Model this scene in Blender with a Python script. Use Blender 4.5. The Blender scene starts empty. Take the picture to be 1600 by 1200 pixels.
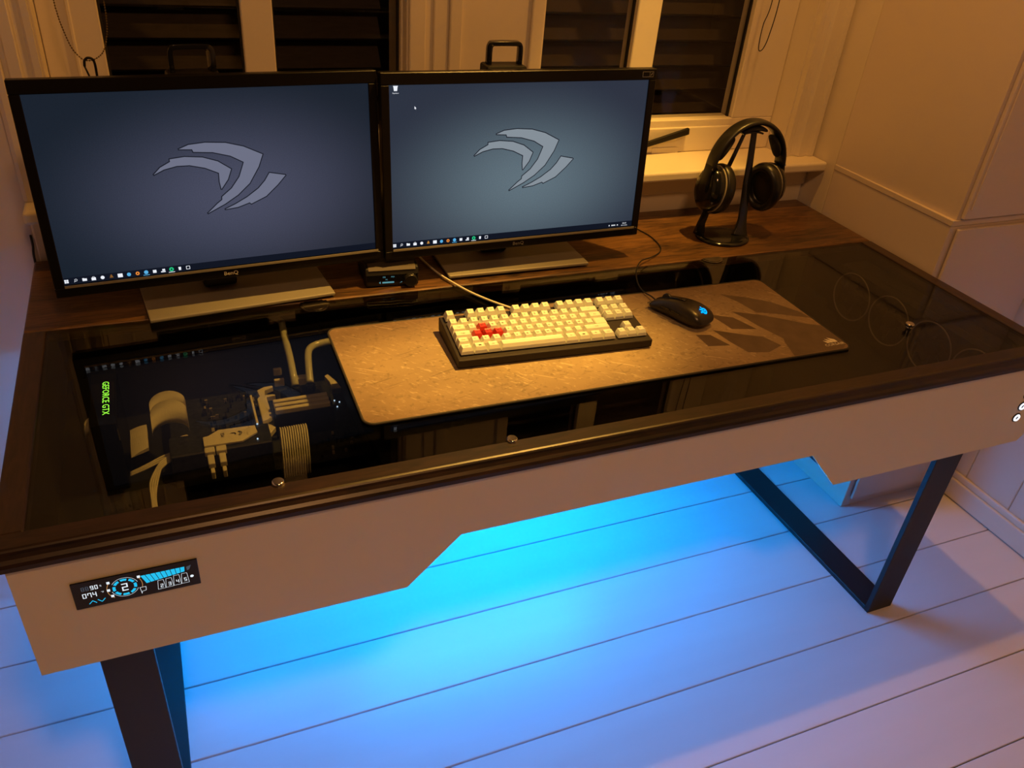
import bpy, bmesh, math, random
from mathutils import Vector, Matrix
random.seed(7)
PI = math.pi
S = bpy.context.scene
COL = S.collection
H = 0.7047                      # height of the desk top above the floor; all builders below use heights relative to it

# ------------------------------------------------------------------ camera
cam_d = bpy.data.cameras.new('camera'); cam = bpy.data.objects.new('camera', cam_d); COL.objects.link(cam)
R0 = ((0.92297216, -0.37684133, 0.07818566), (-0.14589703, -0.53057583, -0.83498703), (0.35614105, 0.75926273, -0.54468675))
m = Matrix.Identity(4)
for i in range(3):
    m[i][0] = R0[0][i]; m[i][1] = -R0[1][i]; m[i][2] = -R0[2][i]
m[0][3], m[1][3], m[2][3] = 0.39859, -0.81419, 0.73284 + H
cam.matrix_world = m
cam_d.sensor_width = 36; cam_d.lens = 28.80; cam_d.clip_start = 0.02
S.camera = cam
# ------------------------------------------------------------------ world, exposure, lamps
w = bpy.data.worlds.new('world'); S.world = w; w.use_nodes = True
w.node_tree.nodes['Background'].inputs[0].default_value = (0.62, 0.38, 0.28, 1)
w.node_tree.nodes['Background'].inputs[1].default_value = 0.024
S.view_settings.view_transform = 'Standard'; S.view_settings.look = 'None'
S.view_settings.gamma = 1; S.view_settings.exposure = 0; S.view_settings.use_curve_mapping = False
WARM = (1.0, 0.43, 0.065)
def lamp(name, kind, loc, power, color, **kw):
    d = bpy.data.lights.new(name, kind); d.energy = power; d.color = color
    tgt = kw.pop('target', None)
    for k, v in kw.items(): setattr(d, k, v)
    o = bpy.data.objects.new(name, d); COL.objects.link(o); o.location = (loc[0], loc[1], loc[2] + H)
    if tgt: o.rotation_euler = (Vector(tgt) - Vector(loc)).to_track_quat('-Z', 'Y').to_euler()
    return o
lamp('ceiling_lamp', 'POINT', (1.57, 0.41, 1.9), 46, WARM, shadow_soft_size=0.025)
lamp('ceiling_spot_desk', 'SPOT', (1.50, 0.40, 1.9), 330, (1.0, 0.53, 0.095), shadow_soft_size=0.02, spot_size=math.radians(30), spot_blend=1.0, target=(0.78, 0.36, 0))
lamp('ceiling_spot_sill', 'SPOT', (1.60, 0.44, 1.9), 150, (1.0, 0.54, 0.09), shadow_soft_size=0.02, spot_size=math.radians(24), spot_blend=1.0, target=(1.42, 0.83, 0.05))
lamp('room_lamp', 'AREA', (0.62, -1.15, 1.95), 12.5, (1.0, 0.47, 0.17), size=0.22, target=(0.9, 0.2, -0.2))

# ------------------------------------------------------------------ materials
def nt(name):
    mt = bpy.data.materials.new(name); mt.use_nodes = True
    n = mt.node_tree; return mt, n, n.nodes['Principled BSDF']
def pb(name, col, rough=0.5, metal=0.0, bump=0.0, bscale=200, var=0.0, vscale=8, spec=0.5, stretch=(1, 1, 1), emit=None, estr=0, coat=0, sheen=0):
    mt, n, b = nt(name)
    b.inputs['Base Color'].default_value = (*col, 1); b.inputs['Roughness'].default_value = rough
    b.inputs['Metallic'].default_value = metal; b.inputs['Specular IOR Level'].default_value = spec
    b.inputs['Coat Weight'].default_value = coat; b.inputs['Sheen Weight'].default_value = sheen
    if emit: b.inputs['Emission Color'].default_value = (*emit, 1); b.inputs['Emission Strength'].default_value = estr
    if bump or var:
        tc = n.nodes.new('ShaderNodeTexCoord'); mp = n.nodes.new('ShaderNodeMapping'); mp.inputs['Scale'].default_value = stretch
        n.links.new(tc.outputs['Object'], mp.inputs[0])
    if bump:
        t = n.nodes.new('ShaderNodeTexNoise'); t.inputs['Scale'].default_value = bscale; t.inputs['Detail'].default_value = 4
        bp = n.nodes.new('ShaderNodeBump'); bp.inputs['Strength'].default_value = bump; bp.inputs['Distance'].default_value = 0.001
        n.links.new(mp.outputs[0], t.inputs['Vector']); n.links.new(t.outputs['Fac'], bp.inputs['Height']); n.links.new(bp.outputs[0], b.inputs['Normal'])
    if var:
        t = n.nodes.new('ShaderNodeTexNoise'); t.inputs['Scale'].default_value = vscale; t.inputs['Detail'].default_value = 5
        r = n.nodes.new('ShaderNodeValToRGB'); r.color_ramp.elements[0].position = 0.3; r.color_ramp.elements[1].position = 0.7
        r.color_ramp.elements[0].color = (*[c * (1 - var) for c in col], 1); r.color_ramp.elements[1].color = (*[min(1, c * (1 + var)) for c in col], 1)
        n.links.new(mp.outputs[0], t.inputs['Vector']); n.links.new(t.outputs['Fac'], r.inputs[0]); n.links.new(r.outputs[0], b.inputs['Base Color'])
    return mt
def wood(name, dark, light, axis, rough=0.42, coat=0.3):
    """stained pine: long stretched grain plus oval knots"""
    mt, n, b = nt(name); L = n.links.new
    tc = n.nodes.new('ShaderNodeTexCoord'); mp = n.nodes.new('ShaderNodeMapping')
    sc = [18, 18, 18]; sc[axis] = 2.3; mp.inputs['Scale'].default_value = sc
    L(tc.outputs['Object'], mp.inputs[0])
    t = n.nodes.new('ShaderNodeTexNoise'); t.inputs['Scale'].default_value = 3.6; t.inputs['Detail'].default_value = 8; t.inputs['Distortion'].default_value = 2.2; t.inputs['Roughness'].default_value = 0.62
    L(mp.outputs[0], t.inputs['Vector'])
    mp2 = n.nodes.new('ShaderNodeMapping'); s2 = [9, 9, 9]; s2[axis] = 2.4; mp2.inputs['Scale'].default_value = s2; L(tc.outputs['Object'], mp2.inputs[0])
    t2 = n.nodes.new('ShaderNodeTexNoise'); t2.inputs['Scale'].default_value = 1.2; t2.inputs['Detail'].default_value = 3; L(mp2.outputs[0], t2.inputs['Vector'])
    mx = n.nodes.new('ShaderNodeMath'); mx.operation = 'ADD'; ml = n.nodes.new('ShaderNodeMath'); ml.operation = 'MULTIPLY'; ml.inputs[1].default_value = 0.6
    ml2 = n.nodes.new('ShaderNodeMath'); ml2.operation = 'MULTIPLY'; ml2.inputs[1].default_value = 0.45
    L(t.outputs['Fac'], ml.inputs[0]); L(t2.outputs['Fac'], ml2.inputs[0]); L(ml.outputs[0], mx.inputs[0]); L(ml2.outputs[0], mx.inputs[1])
    r = n.nodes.new('ShaderNodeValToRGB'); r.color_ramp.elements[0].position = 0.40; r.color_ramp.elements[1].position = 0.66
    r.color_ramp.elements[0].color = (*dark, 1); r.color_ramp.elements[1].color = (*light, 1)
    L(mx.outputs[0], r.inputs[0]); L(r.outputs[0], b.inputs['Base Color'])
    bp = n.nodes.new('ShaderNodeBump'); bp.inputs['Strength'].default_value = 0.35; bp.inputs['Distance'].default_value = 0.001
    L(mx.outputs[0], bp.inputs['Height']); L(bp.outputs[0], b.inputs['Normal'])
    b.inputs['Roughness'].default_value = rough; b.inputs['Coat Weight'].default_value = coat; b.inputs['Coat Roughness'].default_value = 0.25
    return mt
def emis(name, col, s=1.0):
    mt = bpy.data.materials.new(name); mt.use_nodes = True; n = mt.node_tree; n.nodes.clear()
    e = n.nodes.new('ShaderNodeEmission'); e.inputs[0].default_value = (*col, 1); e.inputs[1].default_value = s
    o = n.nodes.new('ShaderNodeOutputMaterial'); n.links.new(e.outputs[0], o.inputs[0]); return mt
def glass(name, tint, refl_rough=0.0, ior=1.38):
    """a clear pane: tinted see-through with mirror reflection by Fresnel"""
    mt = bpy.data.materials.new(name); mt.use_nodes = True; n = mt.node_tree; n.nodes.clear(); L = n.links.new
    f = n.nodes.new('ShaderNodeFresnel'); ge = n.nodes.new('ShaderNodeNewGeometry')
    mr = n.nodes.new('ShaderNodeMapRange'); mr.inputs[3].default_value = ior; mr.inputs[4].default_value = 1 / ior   # leaving side of an unrefracted plate
    L(ge.outputs['Backfacing'], mr.inputs[0]); L(mr.outputs[0], f.inputs[0])
    t = n.nodes.new('ShaderNodeBsdfTransparent'); t.inputs[0].default_value = (*tint, 1)
    g = n.nodes.new('ShaderNodeBsdfGlossy'); g.inputs['Roughness'].default_value = refl_rough
    x = n.nodes.new('ShaderNodeMixShader'); o = n.nodes.new('ShaderNodeOutputMaterial')
    L(f.outputs[0], x.inputs[0]); L(t.outputs[0], x.inputs[1]); L(g.outputs[0], x.inputs[2]); L(x.outputs[0], o.inputs[0])
    return mt
def screen_mat(name, cen, edge, cu=0.5, cv=0.45):
    mt = bpy.data.materials.new(name); mt.use_nodes = True; n = mt.node_tree; n.nodes.clear(); L = n.links.new
    tc = n.nodes.new('ShaderNodeTexCoord'); mp = n.nodes.new('ShaderNodeMapping'); mp.vector_type = 'POINT'
    mp.inputs['Location'].default_value = (-cu * 1.55, -cv * 1.45, 0); mp.inputs['Scale'].default_value = (1.55, 1.45, 1)
    gr = n.nodes.new('ShaderNodeTexGradient'); gr.gradient_type = 'SPHERICAL'
    r = n.nodes.new('ShaderNodeValToRGB'); r.color_ramp.interpolation = 'EASE'
    r.color_ramp.elements[0].position = 0.0; r.color_ramp.elements[0].color = (*edge, 1); r.color_ramp.elements[1].position = 1.0; r.color_ramp.elements[1].color = (*cen, 1)
    ns = n.nodes.new('ShaderNodeTexNoise'); ns.inputs['Scale'].default_value = 260; ns.inputs['Detail'].default_value = 2
    mr = n.nodes.new('ShaderNodeMapRange'); mr.inputs[3].default_value = 0.75; mr.inputs[4].default_value = 1.25
    e = n.nodes.new('ShaderNodeEmission'); g = n.nodes.new('ShaderNodeBsdfGlossy'); g.inputs['Roughness'].default_value = 0.35; g.inputs[0].default_value = (0.02, 0.02, 0.02, 1)
    ad = n.nodes.new('ShaderNodeAddShader'); o = n.nodes.new('ShaderNodeOutputMaterial')
    L(tc.outputs['UV'], mp.inputs[0]); L(mp.outputs[0], gr.inputs[0]); L(gr.outputs['Fac'], r.inputs[0]); L(r.outputs[0], e.inputs[0])
    L(tc.outputs['UV'], ns.inputs['Vector']); L(ns.outputs['Fac'], mr.inputs[0]); L(mr.outputs[0], e.inputs[1])
    L(e.outputs[0], ad.inputs[0]); L(g.outputs[0], ad.inputs[1]); L(ad.outputs[0], o.inputs[0]); return mt
def pad_mat():
    """cloth desk mat printed with worn, scratched concrete"""
    mt, n, b = nt('mat_cloth'); L = n.links.new
    tc = n.nodes.new('ShaderNodeTexCoord')
    def noise(sc, det, stretch=(1, 1, 1), rot=0, dist=0):
        mp = n.nodes.new('ShaderNodeMapping'); mp.inputs['Scale'].default_value = stretch
        mr = n.nodes.new('ShaderNodeMapping'); mr.inputs['Rotation'].default_value = (0, 0, rot)
        t = n.nodes.new('ShaderNodeTexNoise'); t.inputs['Scale'].default_value = sc; t.inputs['Detail'].default_value = det; t.inputs['Distortion'].default_value = dist
        L(tc.outputs['Object'], mr.inputs[0]); L(mr.outputs[0], mp.inputs[0]); L(mp.outputs[0], t.inputs['Vector']); return t.outputs['Fac']
    def ramp(src, a, b2, ca, cb):
        r = n.nodes.new('ShaderNodeValToRGB'); r.color_ramp.elements[0].position = a; r.color_ramp.elements[1].position = b2
        r.color_ramp.elements[0].color = (*ca, 1); r.color_ramp.elements[1].color = (*cb, 1); L(src, r.inputs[0]); return r.outputs[0]
    def mix(mode, f, a, c):
        x = n.nodes.new('ShaderNodeMixRGB'); x.blend_type = mode; x.inputs[0].default_value = f; L(a, x.inputs[1]); L(c, x.inputs[2]); return x.outputs[0]
    base = ramp(noise(6, 8), 0.3, 0.7, (0.185, 0.135, 0.095), (0.28, 0.205, 0.135))
    scr1 = ramp(noise(7, 2, (1, 26, 1), 0.55, 0.25), 0.68, 0.74, (0, 0, 0), (0.26, 0.23, 0.19))
    scr2 = ramp(noise(9, 2, (1, 24, 1), 1.0, 0.3), 0.69, 0.75, (0, 0, 0), (0.22, 0.20, 0.16))
    pit = ramp(noise(110, 3), 0.30, 0.42, (0.55, 0.55, 0.55), (1, 1, 1))
    cra = ramp(noise(12, 2, (1, 14, 1), -0.3, 0.4), 0.30, 0.34, (0.5, 0.5, 0.5), (1, 1, 1))
    fleck = ramp(noise(75, 4, (1, 2.5, 1), 0.7, 0.6), 0.58, 0.70, (0, 0, 0), (0.14, 0.125, 0.10)); c = mix('ADD', 0.8, base, scr1); c = mix('ADD', 0.8, c, fleck); c = mix('ADD', 0.8, c, scr2); c = mix('MULTIPLY', 0.6, c, pit); c = mix('MULTIPLY', 0.6, c, cra)
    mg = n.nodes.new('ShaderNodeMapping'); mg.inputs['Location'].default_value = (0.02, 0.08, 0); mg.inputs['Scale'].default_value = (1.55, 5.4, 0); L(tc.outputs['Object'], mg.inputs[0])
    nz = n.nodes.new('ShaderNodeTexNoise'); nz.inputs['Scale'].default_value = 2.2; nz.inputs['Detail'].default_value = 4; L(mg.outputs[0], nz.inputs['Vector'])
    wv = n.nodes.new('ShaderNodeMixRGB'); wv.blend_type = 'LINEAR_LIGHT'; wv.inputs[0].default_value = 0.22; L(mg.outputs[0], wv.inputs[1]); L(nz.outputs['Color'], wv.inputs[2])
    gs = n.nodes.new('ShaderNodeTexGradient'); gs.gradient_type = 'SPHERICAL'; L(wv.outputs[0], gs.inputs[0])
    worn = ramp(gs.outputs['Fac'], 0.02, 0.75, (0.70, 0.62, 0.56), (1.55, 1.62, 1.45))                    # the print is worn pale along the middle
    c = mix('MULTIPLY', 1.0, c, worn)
    L(c, b.inputs['Base Color']); b.inputs['Roughness'].default_value = 0.55; b.inputs['Specular IOR Level'].default_value = 0.35
    return mt

M = dict(
    wall=pb('wall_paint', (0.74, 0.66, 0.55), 0.6, bump=0.15, bscale=60, var=0.03, vscale=3),
    trim=pb('trim_paint', (0.76, 0.68, 0.56), 0.38, bump=0.12, bscale=30, var=0.03, vscale=5),
    ward=pb('wardrobe_lacquer', (0.72, 0.62, 0.54), 0.45, bump=0.05, bscale=80),
    floor=pb('floor_paint', (0.78, 0.76, 0.78), 0.33, bump=0.25, bscale=14, var=0.03, vscale=4, stretch=(0.4, 3, 1)),
    gap=pb('board_gap', (0.10, 0.09, 0.09), 0.9),
    wood=wood('shelf_wood', (0.020, 0.010, 0.005), (0.19, 0.088, 0.028), 0),
    woodr=wood('rail_wood', (0.007, 0.004, 0.004), (0.032, 0.015, 0.011), 0, 0.38, 0.15),
    woodry=wood('side_rail_wood', (0.012, 0.006, 0.004), (0.045, 0.021, 0.012), 1, 0.4, 0.3),
    panel=pb('panel_paint', (0.84, 0.76, 0.52), 0.5, bump=0.05, bscale=90),
    case=pb('case_black', (0.012, 0.012, 0.013), 0.55, var=0.2, vscale=10),
    bezel=pb('bezel_black', (0.006, 0.005, 0.005), 0.35, spec=0.18),
    black=pb('black_plastic', (0.008, 0.007, 0.007), 0.45, spec=0.3, bump=0.08, bscale=300),
    gloss=pb('gloss_black', (0.008, 0.008, 0.009), 0.12),
    soft=pb('black_leatherette', (0.011, 0.010, 0.009), 0.36, bump=0.3, bscale=160),
    mesh=pb('black_mesh_cloth', (0.010, 0.009, 0.009), 0.9, bump=0.5, bscale=400),
    steel=pb('leg_steel', (0.009, 0.009, 0.013), 0.5, metal=0.0, bump=0.08, bscale=120),
    chrome=pb('chrome', (0.75, 0.73, 0.70), 0.16, metal=1.0),
    dchrome=pb('dark_chrome', (0.16, 0.15, 0.14), 0.12, metal=1.0),
    dplate=pb('amp_top', (0.075, 0.062, 0.050), 0.4, metal=0.3),
    plate=pb('stand_plate_grey', (0.25, 0.23, 0.20), 0.42, metal=0.25, bump=0.05, bscale=300),
    key=pb('keycap_white', (0.70, 0.72, 0.66), 0.42, bump=0.05, bscale=500),
    legend=pb('keycap_legend', (0.03, 0.03, 0.03), 0.6),
    keyred=pb('keycap_red', (0.50, 0.030, 0.018), 0.42),
    kcase=pb('keyboard_case', (0.018, 0.013, 0.013), 0.55, spec=0.3, bump=0.1, bscale=400),
    kcable=pb('cable_white', (0.62, 0.58, 0.46), 0.5),
    cable=pb('cable_black', (0.012, 0.011, 0.011), 0.5),
    mouse=pb('mouse_shell', (0.022, 0.019, 0.017), 0.30, bump=0.05, bscale=400),
    dark=pb('night_outside', (0.010, 0.009, 0.009), 0.9),
    slat=pb('shutter_slat', (0.040, 0.027, 0.018), 0.7, var=0.25, vscale=30, stretch=(1, 1, 6)),
    pcbw=pb('white_pc_part', (0.78, 0.72, 0.56), 0.5),
    pcb=pb('circuit_board', (0.020, 0.022, 0.022), 0.45, var=0.6, vscale=120),
    sleeve=pb('sleeved_cable', (0.72, 0.67, 0.52), 0.75, bump=0.5, bscale=500),
    tube=pb('coolant_tube', (0.62, 0.62, 0.46), 0.2, coat=0.5),
    mark=pb('grey_print', (0.30, 0.28, 0.26), 0.4),
    whiteprint=pb('white_print', (0.70, 0.66, 0.55), 0.5),
    darkprint=pb('dark_print', (0.015, 0.013, 0.012), 0.5),
    padedge=pb('mat_edge', (0.022, 0.018, 0.016), 0.75, bump=0.5, bscale=500),
    padart=pb('mat_print_dark', (0.105, 0.072, 0.050), 0.55, var=0.15, vscale=30, spec=0.35),
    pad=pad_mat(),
    ring=pb('fan_ring', (0.34, 0.30, 0.23), 0.4),
    brass=pb('bead_chain', (0.16, 0.11, 0.05), 0.35, metal=0.7),
    glass=glass('desk_glass', (0.70, 0.70, 0.67)),
    wglass=glass('window_glass', (0.90, 0.90, 0.90)),
    cyan=emis('display_cyan', (0.02, 0.52, 0.85), 1.0),
    wht=emis('display_white', (0.80, 0.88, 0.95), 1.0),
    amber=emis('display_amber', (0.45, 0.22, 0.08), 1.0),
    dim=emis('display_dim', (0.06, 0.07, 0.09), 1.0),
    icon=emis('icon_white', (0.85, 0.88, 0.95), 1.0),
    green=emis('icon_green', (0.02, 0.55, 0.22), 1.0),
    orange=emis('icon_orange', (0.9, 0.28, 0.04), 1.0),
    blue=emis('icon_blue', (0.10, 0.42, 0.75), 1.0),
    task=emis('taskbar_dark', (0.006, 0.008, 0.016), 1.0),
    logoL=emis('wallpaper_logo_left', (0.155, 0.165, 0.235), 1.0),
    logoR=emis('wallpaper_logo_right', (0.235, 0.275, 0.315), 1.0),
    logod=emis('wallpaper_logo_edge', (0.012, 0.014, 0.022), 1.0),
    gtx=emis('card_logo_green', (0.32, 0.95, 0.06), 3.0),
    mlogo=emis('mouse_logo_blue', (0.0, 0.38, 1.0), 1.6),
    btn=emis('button_light', (0.9, 0.9, 1.0), 1.4),
    led=emis('led_strip_blue', (0.0, 0.30, 1.0), 265.0),
    spark=emis('tiny_led', (0.55, 0.75, 1.0), 2.0),
    ampd=emis('amp_display', (0.10, 0.28, 0.32), 1.0),
)
# ------------------------------------------------------------------ builders
def V(*a): return Vector(a)
def bx(bm, x0, x1, y0, y1, z0, z1, mi=0, bev=0, seg=2, mat=None):
    vs = [bm.verts.new(p) for p in ((x0, y0, z0), (x1, y0, z0), (x1, y1, z0), (x0, y1, z0), (x0, y0, z1), (x1, y0, z1), (x1, y1, z1), (x0, y1, z1))]
    fs = [bm.faces.new([vs[i] for i in f]) for f in ((0, 3, 2, 1), (4, 5, 6, 7), (0, 1, 5, 4), (1, 2, 6, 5), (2, 3, 7, 6), (3, 0, 4, 7))]
    for f in fs: f.material_index = mi
    if bev:
        es = list({e for f in fs for e in f.edges})
        r = bmesh.ops.bevel(bm, geom=es, offset=bev, segments=seg, affect='EDGES', profile=0.5, clamp_overlap=True)
        for f in r['faces']: f.material_index = mi
        vs = list({v for f in r['faces'] for v in f.verts} | {v for v in vs if v.is_valid})
    if mat is not None: bmesh.ops.transform(bm, matrix=mat, verts=[v for v in vs if v.is_valid])
    return vs
def prism(bm, pts, fn, d, mi=0):
    """pts: 2D outline; fn(u,v,w)->3D point; depth d along w"""
    n = len(pts); a = [bm.verts.new(fn(u, v, 0)) for u, v in pts]; b = [bm.verts.new(fn(u, v, d)) for u, v in pts]
    fs = [bm.faces.new(a), bm.faces.new(b[::-1])] + [bm.faces.new((a[i], b[i], b[(i + 1) % n], a[(i + 1) % n])) for i in range(n)]
    for f in fs: f.material_index = mi
    return fs
def flat(bm, pts, fn, w=0, mi=0):
    f = bm.faces.new([bm.verts.new(fn(u, v, w)) for u, v in pts]); f.material_index = mi; return f
def ribbon(bm, pts, fn, wd, w=0, mi=0, closed=True):
    n = len(pts)
    for i in range(n if closed else n - 1):
        a = Vector(pts[i]); b = Vector(pts[(i + 1) % n]); d = b - a
        if d.length < 1e-6: continue
        d.normalize(); q = Vector((-d.y, d.x)) * wd / 2; e = d * wd * 0.3
        flat(bm, [tuple(a - e + q), tuple(a - e - q), tuple(b + e - q), tuple(b + e + q)], fn, w, mi)
def ring_pts(r, n, a0=0, a1=2 * PI, cx=0, cy=0, ry=None):
    ry = ry or r
    return [(cx + r * math.cos(a0 + (a1 - a0) * i / n), cy + ry * math.sin(a0 + (a1 - a0) * i / n)) for i in range(n + (0 if abs(a1 - a0 - 2 * PI) < 1e-6 else 1))]
def catmull(pts, sub=8):
    P = [Vector(p) for p in pts]; out = []
    for i in range(len(P) - 1):
        a = P[i - 1] if i else P[i] * 2 - P[i + 1]; b = P[i]; c = P[i + 1]; d = P[i + 2] if i + 2 < len(P) else P[i + 1] * 2 - P[i]
        for k in range(sub):
            t = k / sub
            out.append(0.5 * ((2 * b) + (c - a) * t + (2 * a - 5 * b + 4 * c - d) * t * t + (3 * b - a - 3 * c + d) * t ** 3))
    out.append(P[-1]); return out
def sweep(bm, pts, prof, mi=0, closed=False, cap=True, up=V(0, 0, 1), scale=None):
    """sweep a 2D closed profile along a 3D path"""
    P = [Vector(p) for p in pts]; n = len(P); rings = []; prev = None
    for i in range(n):
        if closed: t = P[(i + 1) % n] - P[i - 1]
        else: t = P[min(i + 1, n - 1)] - P[max(i - 1, 0)]
        t.normalize()
        if prev is None:
            s = t.cross(up)
            if s.length < 1e-3: s = t.cross(V(0, 1, 0))
        else:
            s = prev - t * prev.dot(t)
        s.normalize(); prev = s.copy(); q = s.cross(t); k = scale[i] if scale else 1
        rings.append([bm.verts.new(P[i] + s * a * k + q * b * k) for a, b in prof])
    m_ = len(prof)
    for i in range(n if closed else n - 1):
        A, B = rings[i], rings[(i + 1) % n]
        for j in range(m_):
            f = bm.faces.new((A[j], A[(j + 1) % m_], B[(j + 1) % m_], B[j])); f.material_index = mi; f.smooth = True
    if cap and not closed:
        for r_ in (rings[0][::-1], rings[-1]):
            f = bm.faces.new(r_); f.material_index = mi
def tube(bm, pts, r, seg=10, mi=0, **k): sweep(bm, pts, ring_pts(r, seg), mi, **k)
def cyl(bm, c, axis, r, h, seg=32, mi=0, r2=None, bev=0):
    c = Vector(c); a = Vector(axis).normalized(); s = a.cross(V(0, 0, 1))
    if s.length < 1e-3: s = V(1, 0, 0)
    s.normalize(); q = a.cross(s); r2 = r if r2 is None else r2
    lv = [(0, r), (h, r2)] if not bev else [(0, r - bev), (bev, r), (h - bev, r2), (h, r2 - bev)]
    R_ = [[bm.verts.new(c + a * z + (s * math.cos(t) + q * math.sin(t)) * rr) for t in [2 * PI * i / seg for i in range(seg)]] for z, rr in lv]
    for A, B in zip(R_, R_[1:]):
        for j in range(seg):
            f = bm.faces.new((A[j], A[(j + 1) % seg], B[(j + 1) % seg], B[j])); f.material_index = mi; f.smooth = True
    for f in (bm.faces.new(R_[0][::-1]), bm.faces.new(R_[-1])): f.material_index = mi
def torus(bm, c, axis, R, r, seg=40, s2=8, mi=0, ry=None, a0=0, a1=2 * PI):
    c = Vector(c); a = Vector(axis).normalized(); s = a.cross(V(0, 0, 1))
    if s.length < 1e-3: s = V(1, 0, 0)
    s.normalize(); q = a.cross(s); ry = ry or R
    full = abs(a1 - a0 - 2 * PI) < 1e-6
    pts = [c + s * R * math.cos(t) + q * ry * math.sin(t) for t in [a0 + (a1 - a0) * i / seg for i in range(seg if full else seg + 1)]]
    sweep(bm, pts, ring_pts(r, s2), mi, closed=full, up=a)
_tc = {}
def glyphs(s, extr=False):
    if s in _tc: return _tc[s]
    c = bpy.data.curves.new('t', 'FONT'); c.body = s; c.align_x = 'CENTER'; c.align_y = 'CENTER'; c.resolution_u = 2
    o = bpy.data.objects.new('t', c); me = o.to_mesh()
    vs = [tuple(v.co) for v in me.vertices]; fs = [tuple(p.vertices) for p in me.polygons]
    o.to_mesh_clear(); bpy.data.objects.remove(o); bpy.data.curves.remove(c); _tc[s] = (vs, fs); return _tc[s]
def text(bm, s, size, fn, u, v, w=0, mi=0, sx=1.0, rot=0):
    vs, fs = glyphs(s); c, n_ = math.cos(rot), math.sin(rot)
    B = [bm.verts.new(fn(u + (x * sx * c - y * n_) * size, v + (x * sx * n_ + y * c) * size, w)) for x, y, z in vs]
    for f in fs:
        try: q = bm.faces.new([B[i] for i in f]); q.material_index = mi
        except ValueError: pass
def obj(name, bm, mats, parent=None, smooth=False, world=True, loc=None, sub=0, bevel=0, fix=True):
    """link one mesh object; geometry is given in desk coordinates unless world=False (then local to the parent)"""
    if fix: bmesh.ops.recalc_face_normals(bm, faces=bm.faces)
    me = bpy.data.meshes.new(name); o = bpy.data.objects.new(name, me); COL.objects.link(o)
    if world:
        if parent is not None:
            T = WM[parent.name].inverted(); bmesh.ops.transform(bm, matrix=T @ Matrix.Translation((0, 0, H)), verts=bm.verts)
            WM[o.name] = WM[parent.name].copy()
        else:
            if loc is None:
                n = len(bm.verts); loc = (sum(v.co.x for v in bm.verts) / n, sum(v.co.y for v in bm.verts) / n, min(v.co.z for v in bm.verts))
            L_ = Matrix.Translation((loc[0], loc[1], loc[2] + H)); o.location = (loc[0], loc[1], loc[2] + H); WM[o.name] = L_
            bmesh.ops.transform(bm, matrix=Matrix.Translation((-loc[0], -loc[1], -loc[2])), verts=bm.verts)
    else: WM[o.name] = (WM[parent.name] if parent is not None else Matrix.Identity(4)).copy()
    if smooth:
        for f in bm.faces: f.smooth = True
    bm.to_mesh(me); bm.free()
    for mt in (mats if isinstance(mats, (list, tuple)) else [mats]): me.materials.append(M[mt] if isinstance(mt, str) else mt)
    if parent is not None: o.parent = parent
    if bevel:
        b = o.modifiers.new('bevel', 'BEVEL'); b.width = bevel; b.segments = 2; b.limit_method = 'ANGLE'
    if sub:
        s = o.modifiers.new('subd', 'SUBSURF'); s.levels = sub; s.render_levels = sub
    return o
WM = {}
def thing(name, label, cat, loc, rz=0, group=None):
    o = bpy.data.objects.new(name, None); COL.objects.link(o); o.empty_display_size = 0.05
    o.location = (loc[0], loc[1], loc[2] + H); o.rotation_euler = (0, 0, rz)
    WM[o.name] = Matrix.Translation((loc[0], loc[1], loc[2] + H)) @ Matrix.Rotation(rz, 4, 'Z')
    o['label'] = label; o['category'] = cat
    if group: o['group'] = group
    return o
def tag(o, label, cat, group=None):
    o['label'] = label; o['category'] = cat
    if group: o['group'] = group
    return o
def struct(o): o['kind'] = 'structure'; return o
NB = bmesh.new

# ================================================================== the room
FL = -H
bm = NB()                                                   # floor boards run along the desk
y = -0.3189 - 14 * 0.1648
while y < 0.95:
    bx(bm, -1.6, 2.36, y + 0.0013, y + 0.1648 - 0.0013, FL - 0.02, FL, 0, 0.0012, 1); y += 0.1648
bx(bm, -1.6, 2.36, -2.7, 0.98, FL - 0.03, FL - 0.006, 1)
struct(obj('floor', bm, ['floor', 'gap'], loc=(0, 0, FL)))
WY = 0.8605                                                   # face of the window wall
WT = 1.75                                                    # top of the walls
bm = NB()
bx(bm, -1.6, 0.235, WY, 1.04, FL, WT); bx(bm, 1.89, 2.4, WY, 1.04, FL, WT)
bx(bm, 0.235, 1.89, WY, 1.04, FL, 0.085); bx(bm, 0.235, 1.89, WY, 1.04, 1.35, WT)
struct(obj('wall_back', bm, 'wall', loc=(1, WY, FL)))
bm = NB(); bx(bm, -1.62, -1.6, -2.7, 1.04, FL, WT); struct(obj('wall_left', bm, 'wall', loc=(-1.6, 0, FL)))
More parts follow.
